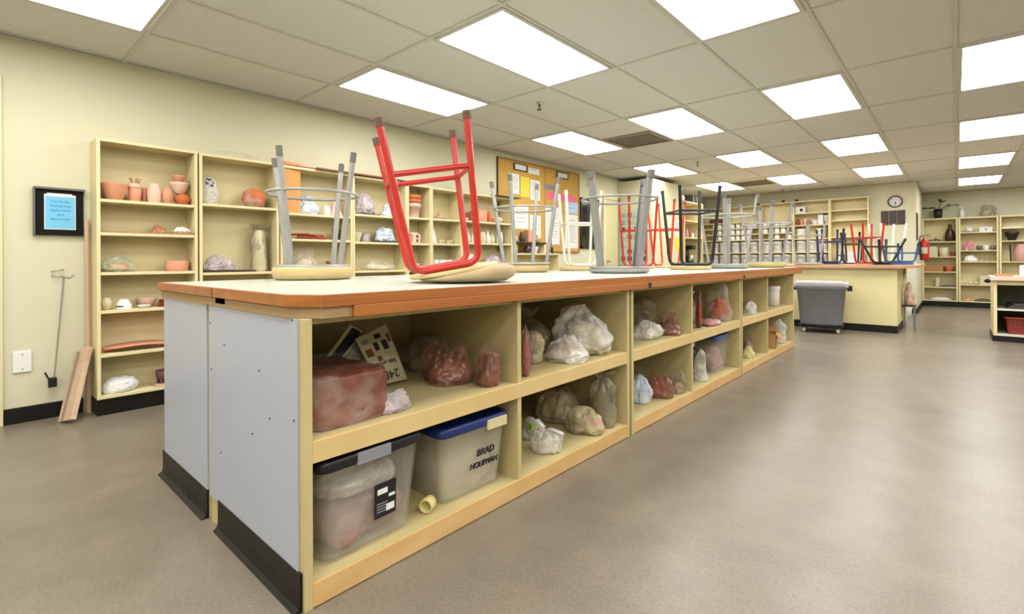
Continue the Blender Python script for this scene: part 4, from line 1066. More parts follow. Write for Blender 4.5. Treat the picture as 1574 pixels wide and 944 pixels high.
# fourth unit
Z = LS[3][3]
x, y, w, h = ls(546, 580, 297, Z[4], -4.31); bag(-4.32, 2.66, Z[4] + .012, .16, .26, h - .012, 'lilac plastic clump on the fourth shelf unit', FILML, None, style='lump', rz=0, amp=.18)
one(MB().box(-.08, .08, -.14, .14, 0, .01), 'dark_board', 'dark thin board under the lilac plastic clump', 'board', DKBROWN, (-4.305, 2.64, Z[4] + .001), 0)
x, y, w, h = ls(580, 602, 312, Z[4], -4.3); bag(-4.3, 2.92, Z[4], .14, .17, h, 'pale blue white plastic right of the lilac clump', FILMBL, None, style='slump', rz=0, amp=.16)
x, y, w, h = ls(546, 558, 358, Z[3], -4.3); pot(-4.29, 2.555, Z[3], .11, h, 'flare', CREAMC, 'small cream bowl at the left of the fourth shelf unit', 'bowl', 'bowl')
bag(-4.33, 2.68, Z[3], .1, .1, .1, 'small grey lilac clump beside the cream bowl', FILML, CLAYG, style='lump', fill=.7)
one(MB().box(-.08, .08, -.13, .13, 0, .012), 'dark_board', 'black board under the white draped plastic', 'board', BLACKP, (-4.295, 2.9, Z[3] + .001), 0)
x, y, w, h = ls(567, 606, 349, Z[3] + .013, -4.3); bag(-4.3, 2.88, Z[3] + .0135, .15, .23, h, 'white plastic draped over a black board, fourth shelf unit', FILMBL, None, style='cone', rz=0, amp=.2)
x, y, w, h = ls(566, 616, 400, Z[2], -4.3); bag(-4.3, 2.82, Z[2], .16, .4, h, 'long clear plastic heap low on the fourth shelf unit', FILMC, CREAMC, style='slump', rz=0, amp=.18, fill=.6)
x, y, w, h = ls(549, 563, 408, Z[2], -4.3); one(soft(.1, .1, .045, 820, 'slump', .2), 'clay_lump', 'small brown clay lump at the left of the long plastic heap', 'clay', TAN, (-4.3, 2.55, Z[2] + .001), 0)
# fifth unit: nested flower pots
Z = LS[4][3]
zz = Z[4]
for k, lab in enumerate(('lowest of the three nested terracotta flower pots', 'middle one of the three nested terracotta flower pots', 'topmost of the three nested terracotta flower pots')):
    pot(-4.3, 3.235, zz + .045 * k, .165, .15, 'flowerpot', TERRA2 if k else PINK, lab, 'flower_pot', 'flower pot', 'nested terracotta pots', th=.006)
t = thing('clay_house', 'small pink clay house with a dark hole, narrow shelf', 'house', (-4.29, 3.235, Z[3] + .001), .2)
m = MB(); m.prism_y([(-.045, 0), (.045, 0), (.05, .09), (0, .12), (-.05, .09)], -.06, .06); m.build('house_body', PINK, t, bev=.008)
MB().cyl((.044, 0, .075), (.0495, 0, .075), .018).box(.045, .0475, -.012, .012, .012, .045).build('openings', mat('dark opening', '2a1a15', .8), t)
x, y, w, h = ls(636, 652, 401, Z[2], -4.3); pot(-4.3, 3.24, Z[2], .13, .06, 'dish', PINK, 'small pink dish low on the narrow shelf', 'dish', 'dish')
# sixth unit
Z = LS[5][3]
pot(-4.3, 3.6, Z[4], .2, .025, 'dish', WHITEC, 'flat white dish holding a small clay cone', 'dish', 'dish'); pot(-4.3, 3.6, Z[4] + .008, .1, .085, 'cone', TERRA, 'small pink cone standing on the flat white dish', 'clay_cone', 'cone', None, th=.004)
pot(-4.3, 3.49, Z[3], .11, .21, 'cone', WHITEC, 'tall white bisque figure in the square cubby', 'figure', 'figure', None, th=.004)
for k in range(4): pot(-4.29 - .03 * (k % 2), 3.59 + .062 * k, Z[3], .055, .035 + .01 * (k % 2), 'bowl', CREAMC, '%s cream shell like dish from the white figure' % ORD[k], 'shell_dish', 'dish', 'cream shell dishes')
one(MB().box(-.09, .09, -.17, .17, 0, .012), 'dark_board', 'black board under the three white cups', 'board', BLACKP, (-4.3, 3.62, Z[2] + .001), 0)
for k in range(3): pot(-4.29, 3.52 + .1 * k, Z[2] + .0135, .085, .085, 'cup', WHITEC, '%s white cup on the black board, square cubby' % ('left', 'middle', 'right')[k], 'cup', 'cup', 'white cups on the board')
# seventh unit
Z = LS[6][3]
pot(-4.29, 3.95, Z[4], .13, .03, 'dish', WHITEC, 'white saucer at the left of the bottle shelf unit', 'dish', 'dish')
pot(-4.34, 4.03, Z[4], .07, .1, 'cup', DKRED, 'dark red mug behind the red stool leg', 'mug', 'mug')
x, y, w, h = ls(728, 749, 322, Z[4], -4.3); pot(-4.3, 4.2, Z[4], .2, .135, 'box', TERRA, 'square pink planter on the top of the bottle shelf unit', 'planter', 'pot', fn=lambda t_, z: (abs(math.cos(t_)) ** 6 + abs(math.sin(t_)) ** 6) ** (-1 / 6) * .86)
pot(-4.3, 4.37, Z[4], .09, .13, 'jar', TERRA2, 'small orange jar right of the square planter', 'jar', 'jar')
pot(-4.29, 4.52, Z[4], .14, .075, 'round', PINK, 'low pale pink pot left of the right panel', 'pot', 'pot')
rnd = random.Random(9)
for k in range(7):
    yy = 3.93 + .105 * k
    pot(-4.3 + rnd.uniform(-.03, .03), yy, Z[3], .085, .13 + .045 * rnd.random(), 'bottle' if k % 3 else 'jar', (WHITEC, CREAMC)[k % 2], '%s white bisque bottle from the left, bottle shelf' % ORD[k], 'bottle', 'bottle', 'white bisque bottles')
x, y, w, h = ls(736, 757, 383, Z[2], -4.3)
one(MB().box(-.09, .09, -.16, .16, 0, .02), 'red_tray', 'dark red tray under the white helmet shaped bowl', 'tray', DKRED, (-4.3, 4.08, Z[2] + .001), 0, bev=.004)
one(soft(.16, .2, .15, 830, 'lump', .02, .0), 'round_bowl', 'white upturned round bowl on the dark red tray', 'bowl', WHITEC, (-4.3, 4.07, Z[2] + .022), 0)
bag(-4.3, 4.46, Z[2], .16, .3, .17, 'lilac grey plastic clump low on the bottle shelf unit', FILML, CLAYG, style='lump', rz=0, amp=.14, fill=.7)
# on top of the shelves
def toplevel(i): return 1.838 - .006 * i + .001
one(MB().box(-.12, .1, -.42, .42, 0, .014), 'plywood_board', 'long brown plywood board lying over the shelf tops', 'board', mat('brown stained ply', '8a5836', .6, var=(5, '9c6a45', .25, (1, .15, 1))), (-4.27, 2.53, toplevel(2)), .02, bev=.002)
one(MB().box(-.1, .1, -.16, .16, 0, .012), 'orange_board', 'orange brown board lying on the third shelf top', 'board', mat('orange ply', 'b06a3a', .6), (-4.3, 1.96, toplevel(2)), 0, bev=.002)
one(soft(.16, .42, .06, 840, 'slump', .2, .15), 'plastic_wrap', 'clear plastic lying flat on the second shelf top', 'plastic', FILMC, (-4.3, 1.5, toplevel(1)), 0)
one(soft(.17, .5, .045, 841, 'slump', .2, .15), 'plastic_wrap', 'crumpled clear plastic on the top of the cubby unit', 'plastic', FILMC, (-4.3, 3.64, toplevel(4) - .004), 0)
one(MB().box(-.03, .03, -.13, .13, 0, .02), 'black_bar', 'short black bar on top of the narrow shelf', 'bar', BLACKP, (-4.24, 3.08, toplevel(3)), .03, bev=.003)
one(MB().box(-.12, .13, -.2, .27, 0, .012), 'plywood_board', 'dark thin board on top of the bottle shelf unit', 'board', DKBROWN, (-4.28, 4.55, toplevel(6)), 0, bev=.002)
# low shelf below the cork board
LZ = 1.109
t = thing('plank_shelf', 'dark brown plank on short cream blocks above the low shelf', 'plank', (-4.31, 5.08, LZ), 0)
MB().box(-.09, .09, -.34, .36, .13, .15).build('plank', DKBROWN, t, bev=.002)
MB().box(-.08, .08, -.34, -.3, 0, .129).box(-.08, .08, .32, .36, 0, .129).build('blocks', SHELF, t)
pot(-4.3, 4.85, LZ + .151, .09, .08, 'jar', CREAMC, 'cream jar on the left of the dark plank', 'jar', 'jar')
pot(-4.29, 5.0, LZ + .151, .08, .13, 'jar', mat('dark green glaze', '3c4438', .3), 'dark green jar on the dark plank', 'jar', 'jar')
one(MB().box(-.05, .05, -.055, .055, 0, .16), 'red_box', 'red orange box on the dark plank', 'box', TERRA, (-4.3, 5.14, LZ + .151), 0, bev=.004)
pot(-4.3, 5.32, LZ + .151, .08, .1, 'bottle', TAN, 'tan bottle at the right of the dark plank', 'bottle', 'bottle')
pot(-4.31, 4.86, LZ, .1, .11, 'cup', YELLOWC, 'pale yellow cup under the dark plank', 'cup', 'cup')
pot(-4.28, 5.1, LZ, .11, .1, 'round', mat('plum glaze', '4a3550', .3), 'plum coloured pot under the dark plank', 'pot', 'pot')
pot(-4.28, 5.25, LZ, .1, .09, 'bowl', WHITEC, 'white bowl under the dark plank', 'bowl', 'bowl')
one(soft(.12, .1, .05, 845, 'slump', .2), 'clay_lump', 'tan heap of clay bits at the right of the low shelf', 'clay', TAN, (-4.3, 5.55, LZ), 0)
t = thing('scissors_holder', 'black handled tool standing on the low shelf by the white stool', 'tool', (-4.3, 5.66, LZ), 0) if False else None

print_on('white plastic bag with a dark blue print', mat('dark blue print', '34376f', .5), (.62, .9), .75, .3, 45)
# ------------------------------------------------------------------ left wall fittings
ROTW = (PI / 2, 0, PI / 2)      # text standing on a wall that faces +x
t = thing('notice_frame', 'black notice frame with a sky blue sheet on the left wall', 'notice', (XL, .453, 1.348), 0)
MB().box(0, .03, -.12, .12, -.152, .152).build('backing', mat('black notice board', '0a0a0c', .6, spec=.2), t, bev=.003)
MB().box(0, .05, -.125, .128, .145, .158).box(0, .045, -.127, -.118, -.155, .15).build('frame_edge', mat('dull metal edge', '6b665c', .4, .4), t)
MB().box(.0302, .0312, -.075, .08, -.115, .115).build('white_sheet', PAPER, t)
sh = MB().box(.0313, .0322, -.07, .075, -.108, .1).build('blue_sheet', BLUEPAPER, t)
MB().box(.0323, .033, -.062, .062, .1, .122).build('paper_strip', PAPER, t)
for k, (s_, zz) in enumerate((('Clay Studio', .068), ('Membership', .04), ('Applications', .012), ('And', -.018), ('Agreements', -.046))):
    words_mesh(s_, .021, 'printed_line', mat('blue grey ink', '2f6f8f', .8), sh, (.0324, .003, zz), ROTW, depth=.0003)
t = thing('wall_plate', 'blank white plate low on the left wall', 'plate', (XL, .276, .387), 0)
MB().box(0, .012, -.043, .043, -.068, .068).build('plate_body', WHITEP, t, bev=.004)
MB().cyl((.011, 0, .045), (.0135, 0, .045), .004, n=10).cyl((.011, 0, -.045), (.0135, 0, -.045), .004, n=10).build('screws', CHROME, t)
# leaning boards and poles
t = thing('wooden_plank', 'rough wooden plank leaning beside the tall shelf, foot on the floor', 'plank', (-4.2, .462, .0), 0)
R = Matrix.Rotation(.0, 3, 'Z')
a = Vector((.0, .0, .012)); b = Vector((-.15, .105, .44))
MB().beam(a, b, .15, .03, (1, .32, .2)).build('board', PLY, t, bev=.003)
MB().beam(a + Vector((-.02, -.012, -.004)), b + Vector((.0, -.02, -.02)), .02, .03, (1, .32, .2)).build('worn_edge', mat('grey worn wood', '9d8a78', .8), t)
g = MB().cyl((0, 0, .001), (-.03, -.005, 1.306), .0135, n=12)
one(g, 'wooden_pole', 'long pale wooden pole leaning on the wall beside the tall shelf', 'pole', BROOM, (-4.362, .592, .001), 0)
one(MB().cyl((0, 0, .001), (-.02, .004, 1.28), .011, n=12), 'wooden_pole', 'shorter wooden pole between the long pole and the tall shelf', 'pole', PLY, (-4.395, .592, .001), 0) if False else None
t = thing('wire_tool', 'thin metal rod with curled top and dark clamp, left of the wooden pole', 'tool', (-4.37, .42, .26), 0)
MB().cyl((0, 0, 0), (-.06, .055, .66), .004, n=8).build('rod', STEELD, t)
pts = [(-.06 + .028 * math.sin(a) * (1 if a < 6.3 else -1), .055 + .03 * math.cos(a) - .03, .66 + .004 * a) for a in [i * .42 for i in range(30)]]
MB().tube(pts, .0035, 6).tube([(-.06, .055, .66), (-.055, .085, .655), (-.06, .105, .675)], .0035, 6).build('curled_wire', ALU, t)
MB().box(-.015, .02, -.03, .012, -.05, .012).beam((0, -.025, .0), (.01, -.045, .05), .02, .01, (1, 0, 0)).build('clamp', BLACKP, t, bev=.003)
# cork board with papers
t = thing('cork_board', 'large orange brown cork notice board on the left wall', 'notice board', (XL, 4.66, 1.13), 0)
MB().box(0, .018, 0, 1.86, 0, 1.235).build('cork_panel', CORK, t)
MB().box(0, .026, 0, .02, 0, 1.235).box(0, .026, 1.84, 1.86, 0, 1.235).box(0, .026, .02, 1.84, 1.215, 1.235).box(0, .026, .02, 1.84, 0, .02).build('board_frame', mat('tan wood frame', 'a8763a', .5), t)
MB().box(.018, .02, .985, 1.0, .02, 1.215).build('centre_joint', MATS['tan wood frame'], t)
def paper(l, r, tp, bt, label, m=PAPER, frame=None, lines=0, name='pinned_sheet', dx=.0):
    a = on_x(l, tp, XL + .02); b = on_x(r, tp, XL + .02); c = on_x((l + r) / 2, bt, XL + .02); d_ = on_x((l + r) / 2, tp, XL + .02)
    w = b.y - a.y; h = d_.z - c.z
    t = thing(name, label, 'paper', (XL + .0203 + dx, a.y, c.z), 0, 'papers on the cork board')
    if frame:
        MB().box(0, .008, 0, w, 0, h).build('frame', frame, t)
        MB().box(.0081, .0088, w * .1, w * .9, h * .15, h * .85).build('sheet', m, t)
    else:
        g = MB().box(0, .0012, 0, w, 0, h)
        g.m(1)
        for k in range(lines): g.box(.0012, .0016, w * .14, w * (.86 if k % 3 else .7), h * (.86 - .72 * k / max(lines, 1)) - .006, h * (.86 - .72 * k / max(lines, 1)))
        g.build('sheet', [m, GINK], t)
    return t
paper(789, 810, 252, 263, 'small dark framed white card at the top left of the cork board', frame=DKBROWN)
paper(812, 829, 259, 268, 'small unframed white card at the top of the cork board', lines=1)
paper(855, 873, 265, 275, 'small dark framed card near the top right of the cork board', frame=DKBROWN)
paper(782, 798, 267, 298, 'white printed sheet at the upper left of the cork board', lines=7)
paper(800, 814, 272, 303, 'bright yellow sheet on the cork board', m=YELP)
paper(815, 830, 277, 308, 'white sheet right of the yellow sheet', lines=8)
paper(836, 853, 284, 292, 'grey photograph card above the pink sheet', m=GINK)
paper(841, 885, 298, 309, 'bright pink strip on the right half of the cork board', m=PINKP)
paper(868, 888, 311, 328, 'pale blue picture sheet under the pink strip', m=mat('pale blue paper', 'bcd3ea', .8), lines=2)
paper(868, 888, 330, 382, 'tall white list on the right edge of the cork board', lines=14)
paper(790, 812, 317, 352, 'white sheet behind the grey stool ring on the cork board', lines=4)
paper(814, 831, 331, 366, 'white sheet with a small mark low on the cork board', lines=3)
paper(838, 860, 318, 376, 'long white sheet behind the grey stool leg on the cork board', lines=10)
t = thing('scissors', 'black handled scissors hanging low on the cork board', 'scissors', (XL + .028, 6.27, 1.32), 0) if False else None
t = thing('black_clip', 'black handle shape standing on the far end of the low shelf', 'tool', (-4.3, 5.62, 1.1095), 0)
g = MB().box(-.03, .03, -.035, .035, 0, .09)
g.tube([(0, -.02, .09), (0, -.03, .17), (0, -.015, .22), (0, .015, .22), (0, .025, .17), (0, .01, .09)], .012, 8)
g.build('holder', BLACKP, t, bev=.004)
# tile chart on the column
struct('trim_4', MB().box(-4.42, -3.8, 7.71, 7.75, .925, .949), mat('green ledge', 'c3cfae', .5))
t = thing('tile_chart', 'pale green chart of fired clay sample tiles on the column', 'chart', (-4.405, 7.7495, .95), 0)
MB().box(0, .55, -.015, 0, 0, .93).build('chart_panel', mat('pale green panel', 'c9d8c4', .6), t)
rnd = random.Random(21)
tc_ = ['b08a70', '8f6a52', 'c9a990', 'a3583c', '5a4a3a', 'd9cbb5', '7d7a68', '20201e', '9fb0a8']
k = 0
for r_ in range(7):
    for c in range(4):
        if rnd.random() < .12: continue
        MB().box(.05 + .125 * c, .125 + .125 * c, -.026, -.0155, .05 + .125 * r_, .125 + .125 * r_).build('sample_tile', mat('tile ' + str(rnd.randrange(9)), tc_[rnd.randrange(9)], .35), t, bev=.002)
def side_sheet(y0, y1, z0, z1, label, m, name='pinned_sheet', lines=0):
    g = MB().box(0, .0015, 0, y1 - y0, 0, z1 - z0); g.m(1)
    for k in range(lines): g.box(.0015, .002, .03, y1 - y0 - .03, (z1 - z0) * (.85 - .7 * k / lines) - .008, (z1 - z0) * (.85 - .7 * k / lines))
    one(g, name, label, 'paper', [m, GINK], (-3.7806, y0, z0), 0, 'sheets on the side of the column')
side_sheet(8.42, 8.62, 1.5, 1.76, 'white sheet with a blue print on the side of the column', PAPER, lines=5)
side_sheet(8.66, 8.88, 1.46, 1.72, 'white sheet nearest the jar shelves on the column side', PAPER, lines=6)
side_sheet(8.64, 8.87, 1.16, 1.42, 'bright yellow sheet on the side of the column', YELP)
side_sheet(8.3, 8.5, 1.1, 1.4, 'brown picture sheet on the side of the column', REDINK)

# ------------------------------------------------------------------ jars on the back wall shelves
BJ = 11.63
def jar(label):
    t = thing('glaze_jar', label, 'jar', (0, 0, 0), 0, 'small white glaze jars on the back wall')
    MB().lathe([(.046, 0), (.049, .004), (.049, .078), (.043, .082)], 18).build('jar_body', WHITEP, t)
    MB().lathe([(.05, .0825), (.051, .086), (.051, .1), (.048, .103), (.0, .103)], 18).build('lid', WHITEP2, t)
    return t
units = ['corner', 'second', 'third']; lev = {1.44: 'lowest', 1.57: 'middle', 1.70: 'top'}
proto = None; rnd = random.Random(31)
for u in range(3):
    x0, W = BS[u][1], BS[u][2]
    for z in (1.44, 1.57, 1.70):
        for k in range(5):
            if (u, z, k) == (1, 1.70, 2): pass
            if (u, z, k) in ((1, 1.44, 4), (2, 1.44, 3), (2, 1.57, 4), (1, 1.57, 4), (2, 1.44, 0)): continue
            if u == 0 and k < 2: continue
            lb = '%s white glaze jar from the left on the %s jar row, %s back shelf' % (ORD[k], lev[z], units[u])
            if proto is None: proto = jar(lb); o = proto
            else: o = copy_tree(proto)
            o.location = (x0 + (.075 if u == 0 else .081) + (.111 if u == 0 else .116) * k + rnd.uniform(-.003, .003), BJ - .04, z + .001); o['label'] = lb; o.rotation_euler = (0, 0, rnd.random() * 6)
def bucket(label):
    t = thing('glaze_bucket', label, 'bucket', (0, 0, 0), 0, 'white glaze buckets on the back wall')
    b = MB().lathe([(.078, 0), (.083, .004), (.09, .195), (.0925, .196), (.0925, .205), (.088, .205)], 24).build('bucket_body', WHITEP, t)
    MB().lathe([(.094, .2055), (.0955, .21), (.0955, .222), (.09, .228), (.0, .226)], 24).build('lid', WHITEP2, t)
    MB().grid(lambda u, v: (.0925 * math.sin((u - .5) * .55), -.0925 * math.cos((u - .5) * .55) - .001 - .004 * v, .075 + .06 * v), 8, 2, True).build('paper_label', mat('grey label paper', 'dedad3', .8), t)
    return t
proto = None
for u in range(4):
    x0, W = BS[u][1], BS[u][2]
    for z, zl in ((.88, 'lower'), (1.16, 'upper')):
        for k in range(3):
            if u == 0 and k == 0: continue
            lb = '%s white glaze bucket from the left, %s bucket row, %s back shelf' % (ORD[k], zl, (units + ['fourth'])[u])
            if proto is None: proto = bucket(lb); o = proto
            else: o = copy_tree(proto)
            o.location = (x0 + W / 2 - .195 + .195 * k - (.012 if u == 0 else 0), BJ - .01, z + .001); o['label'] = lb; o.rotation_euler = (0, 0, rnd.uniform(-.35, .35))
# other wares on the back wall
x0 = BS[3][1]
canister(x0 + .12, BJ, 1.43, .085, .2, 'white pot at the left of the fourth back shelf', name='white_pot', cat='pot')
canister(x0 + .48, BJ, 1.43, .085, .2, 'white pot at the right of the fourth back shelf', name='white_pot', cat='pot')
for k in range(4): pot(x0 + .07 + .065 * k, BJ - .02, 1.71, .055, .13 - .015 * (k % 2), 'cup', (DKRED, TERRA, PINK, TERRA)[k], '%s small red clay cup from the left, fourth back shelf' % ORD[k], 'cup', 'cup', 'small red cups on the back wall')
canister(x0 + .37, BJ, 1.71, .06, .09, 'short white tub right of the red cups', name='white_tub')
one(MB().box(-.045, .045, -.05, .05, 0, .2), 'white_carton', 'tall white carton right of the short white tub', 'carton', PAPER, (x0 + .475, BJ, 1.711), 0, bev=.003)
canister(x0 + .57, BJ, 1.71, .045, .18, 'tall narrow white tub at the end of the red cup row', name='white_tub')
t = thing('white_box', 'white box with a dark round mark, top of the fourth back shelf', 'box', (x0 + .12, BJ, 1.956), 0)
MB().box(-.09, .09, -.08, .08, 0, .13).build('box_body', PAPER, t, bev=.003); MB().cyl((.02, -.0805, .065), (.02, -.0815, .065), .03, n=16).build('round_mark', INK, t)
x0 = BS[4][1]
one(MB().box(-.12, .12, -.09, .09, 0, .2), 'white_box', 'large white box low on the nearly empty back shelf', 'box', PAPER, (x0 + .4, BJ, .951), .05, bev=.003)
canister(x0 + .16, BJ, .95, .07, .14, 'white tub with blue lid beside the large white box', BLUEP2, WHITEP)
one(MB().box(-.1, .1, -.07, .07, 0, .03), 'book', 'thin pale book lying on the nearly empty back shelf', 'book', CREAMC, (x0 + .2, BJ, 1.776), .1)
for k in range(2): one(MB().box(-.07, .07, -.06, .06, 0, .1), 'brown_box', ('left', 'right')[k] + ' small brown box high on the corner back shelf', 'box', mat('brown red box', '6b3b28', .7), (-4.17 + .17 * k, BJ, 1.831), 0, bev=.003)
one(MB().box(-.2, .2, -.09, .09, 0, .012), 'dark_board', 'dark board lying on top of the jar shelves', 'board', DKBROWN, (-3.06, BJ, 2.201), 0)
for k, xx in enumerate((-2.72, -2.47)): pot(xx, BJ, 2.201, .07, .05, 'bowl', DKBROWN, ('left', 'right')[k] + ' small dark bowl on top of the back shelves', 'bowl', 'bowl')
# side shelf
pot(-3.9, 9.45, 1.441, .08, .19, 'bottle', mat('pink plastic', 'd98a9a', .4), 'pink bottle on the short side shelf', 'bottle', 'bottle')
pot(-3.9, 9.58, 1.441, .06, .12, 'jar', DKRED, 'dark red jar on the short side shelf', 'jar', 'jar')
pot(-3.9, 9.72, 1.441, .06, .1, 'jar', WHITEC, 'small white jar on the short side shelf', 'jar', 'jar')
t = thing('loudspeaker', 'small black loudspeaker on top of the short side shelf', 'speaker', (-3.92, 9.62, 2.1265), .3)
MB().box(-.08, .08, -.08, .08, 0, .15).build('speaker_body', BLACKP, t, bev=.008); MB().cyl((.08, 0, .075), (.084, 0, .075), .05, n=20).build('cone', DGREYP, t)
pot(-3.95, 9.3, 2.1265, .14, .13, 'jar', WHITEC, 'white jar left of the loudspeaker on the short side shelf', 'jar', 'jar')
t = thing('coffee_maker', 'black and steel coffee maker on the short side shelf', 'coffee maker', (-3.95, 9.65, .931), 0)
MB().box(-.09, .12, -.09, .09, 0, .03).box(-.09, -.02, -.09, .09, .03, .28).box(-.09, .11, -.09, .09, .28, .36).build('machine_body', BLACKP, t, bev=.006)
MB().lathe([(.04, .032), (.06, .04), (.065, .12), (.045, .17)], 20, (.05, 0, 0)).build('jug', ALU, t)
# ------------------------------------------------------------------ clock and plaques on the back wall
t = thing('wall_clock', 'round dark rimmed clock on the back wall above the plaques', 'clock', (-.852, YB, 2.087), 0)
g = MB().lathe([(.093, .0), (.112, 0), (.114, .02), (.106, .034), (.095, .03), (.093, .012)], 40, caps=False)
g.v = [(x, -z, y) for x, y, z in g.v]; g.build('rim', DKBROWN, t)
g = MB().cyl((0, -.002, 0), (0, -.012, 0), .094, n=40); g.build('dial', PAPER, t)
for k in range(12):
    a = PI / 6 * k
    words_mesh(str(12 if k == 0 else k), .026, 'numeral', INK, t, (.074 * math.sin(a), -.0128, .074 * math.cos(a)), (PI / 2, 0, 0), depth=.0003)
MB().beam((0, -.0145, 0), (.012, -.0145, -.045), .008, .0012, (1, 0, .2)).build('hour_hand', INK, t)
MB().beam((0, -.0165, 0), (-.006, -.0165, -.066), .005, .0012, (1, 0, .1)).build('minute_hand', INK, t)
for k, (l, r, lab) in enumerate(((-1.065, -.955, 'left dark plaque under the clock'), (-.945, -.83, 'middle dark plaque under the clock'), (-.82, -.705, 'right dark plaque under the clock'))):
    t = thing('plaque', lab, 'plaque', (l, YB + .0006, 1.655), 0, 'dark plaques under the clock')
    MB().box(0, r - l, -.018, 0, 0, .265).build('plaque_board', DKBROWN, t, bev=.003)
    MB().box(.02, r - l - .02, -.0195, -.0185, .03, .235).build('plaque_plate', mat('dark plate', '24202a' if k == 1 else '33231f', .35), t)
t = thing('fire_extinguisher', 'red fire extinguisher on the wall return right of the far counter', 'fire extinguisher', (-.455, 12.35, .98), 0)
MB().lathe([(.06, 0), (.07, .01), (.072, .03), (.072, .33), (.06, .38), (.028, .41), (.02, .43)], 28).build('cylinder', STAINRED, t)
MB().cyl((0, 0, .43), (0, 0, .47), .02, n=14).build('valve', ALU, t)
MB().beam((-.02, 0, .475), (.09, -.0, .5), .018, .01, (0, 1, 0)).beam((-.02, 0, .465), (.085, 0, .455), .018, .008, (0, 1, 0)).build('handle', BLACKP, t)
MB().tube([(-.02, -.0, .46), (-.06, -.05, .47), (-.07, -.07, .38), (-.055, -.075, .2), (-.05, -.075, .1)], .01, 8).cyl((-.05, -.075, .1), (-.05, -.078, .03), .014, .018).build('hose', BLACKP, t)
MB().grid(lambda u, v: (.0725 * math.sin((u - .5) * 1.4), -.0725 * math.cos((u - .5) * 1.4), .13 + .12 * v), 8, 2).build('label_plate', mat('label cream', 'd8cfae', .6), t)
MB().box(-.0955, -.07, -.02, .02, .1, .36).build('bracket', STEELD, t)
one(MB().box(0, .02, 0, .22, 0, .5), 'dark_board', 'narrow dark red board hanging on the wall return corner', 'board', mat('dark red board', '5b2c25', .6), (-.5503, 11.78, 1.36), 0, bev=.002)
# ------------------------------------------------------------------ trash bin
t = thing('trash_bin', 'dark grey wheeled trash bin with a pale liner before the far counter', 'trash bin', (-1.415, 8.1, 0), .12)
def rrect(w, d, r, n=6):
    pts = []
    for cx_, cy_, a0 in ((1, 1, 0), (-1, 1, 90), (-1, -1, 180), (1, -1, 270)):
        for k in range(n):
            a = math.radians(a0 + 90 * k / (n - 1)); pts.append((cx_ * (w / 2 - r) + r * math.cos(a), cy_ * (d / 2 - r) + r * math.sin(a)))
    return pts
def loft(rings):
    m = MB(); N = len(rings[0][0]); vs = [(x, y, z) for P, z in rings for x, y in P]
    m.add(vs, [(i * N + k, i * N + (k + 1) % N, (i + 1) * N + (k + 1) % N, (i + 1) * N + k) for i in range(len(rings) - 1) for k in range(N)], True)
    m.add(vs[:N], [tuple(reversed(range(N)))]); m.add(vs[-N:], [tuple(range(N))]); return m
loft([(rrect(.47, .37, .06), .11), (rrect(.5, .4, .06), .14), (rrect(.575, .46, .07), .6), (rrect(.61, .49, .07), .605), (rrect(.61, .49, .07), .68), (rrect(.585, .465, .07), .68), (rrect(.56, .44, .07), .6), (rrect(.48, .38, .06), .14)]).build('bin_body', DGREYP, t)
MB().box(-.36, -.3, -.07, .07, .575, .65).build('grip', BLACKP, t, bev=.01); MB().box(.3, .36, -.07, .07, .575, .65).build('grip', BLACKP, t, bev=.01)
m = loft([(rrect(.628, .503, .07), .635), (rrect(.635, .51, .07), .66), (rrect(.64, .515, .07), .69), (rrect(.6, .48, .07), .705), (rrect(.57, .45, .07), .69), (rrect(.55, .43, .06), .55)])
m.v = [(x * (1 + .012 * math.sin(9 * math.atan2(y, x))), y * (1 + .02 * math.sin(7 * math.atan2(y, x) + 1)), z + .012 * math.sin(5 * math.atan2(y, x)) + .006 * math.sin(13 * math.atan2(y, x))) for x, y, z in m.v]
m.build('liner', mat('grey white liner', 'b9b7b9', .3, bump=(14, .4)), t)
loft([(rrect(.5, .42, .05), .075), (rrect(.52, .44, .05), .08), (rrect(.52, .44, .05), .105)]).build('dolly', BLACKP, t)
for sx in (-1, 1):
    for sy in (-1, 1):
        c = MB().cyl((sx * .2 - .016, sy * .16, .036), (sx * .2 + .016, sy * .16, .036), .035, n=18)
        w_ = c.build('caster_wheel', WHITEP2, t)
        MB().box(sx * .2 - .022, sx * .2 - .018, sy * .16 - .02, sy * .16 + .02, .03, .0745).box(sx * .2 + .018, sx * .2 + .022, sy * .16 - .02, sy * .16 + .02, .03, .0745).box(sx * .2 - .022, sx * .2 + .022, sy * .16 - .02, sy * .16 + .02, .0705, .0745).build('fork', STEELD, w_)
# under the far counter
t = thing('wire_stand', 'small thin legged stand under the right end of the far counter', 'stand', (-.515, 9.3, 0), 0)
for sx in (-1, 1):
    for sy in (-1, 1): MB().cyl((sx * .06, sy * .14, 0), (sx * .06, sy * .14, .32), .008, n=8).build('leg', STEELD, t)
MB().box(-.075, .075, -.16, .16, .32, .335).build('stand_top', DKBROWN, t)
bag(-.515, 9.3, .336, .14, .28, .34, 'pinkish clay bag standing on the thin legged stand', mat('pinkish film', 'dcb8a6', .25, bump=(16, .5), alpha=(.5, .95, 9)), PINK, style='slump', rz=0, amp=.14, fill=.7)
canister(-.7, 11.2, 0, .12, .4, 'white plastic bucket beside the wall under the far counter', WHITEP, WHITEP, 'white_bucket', 'bucket')

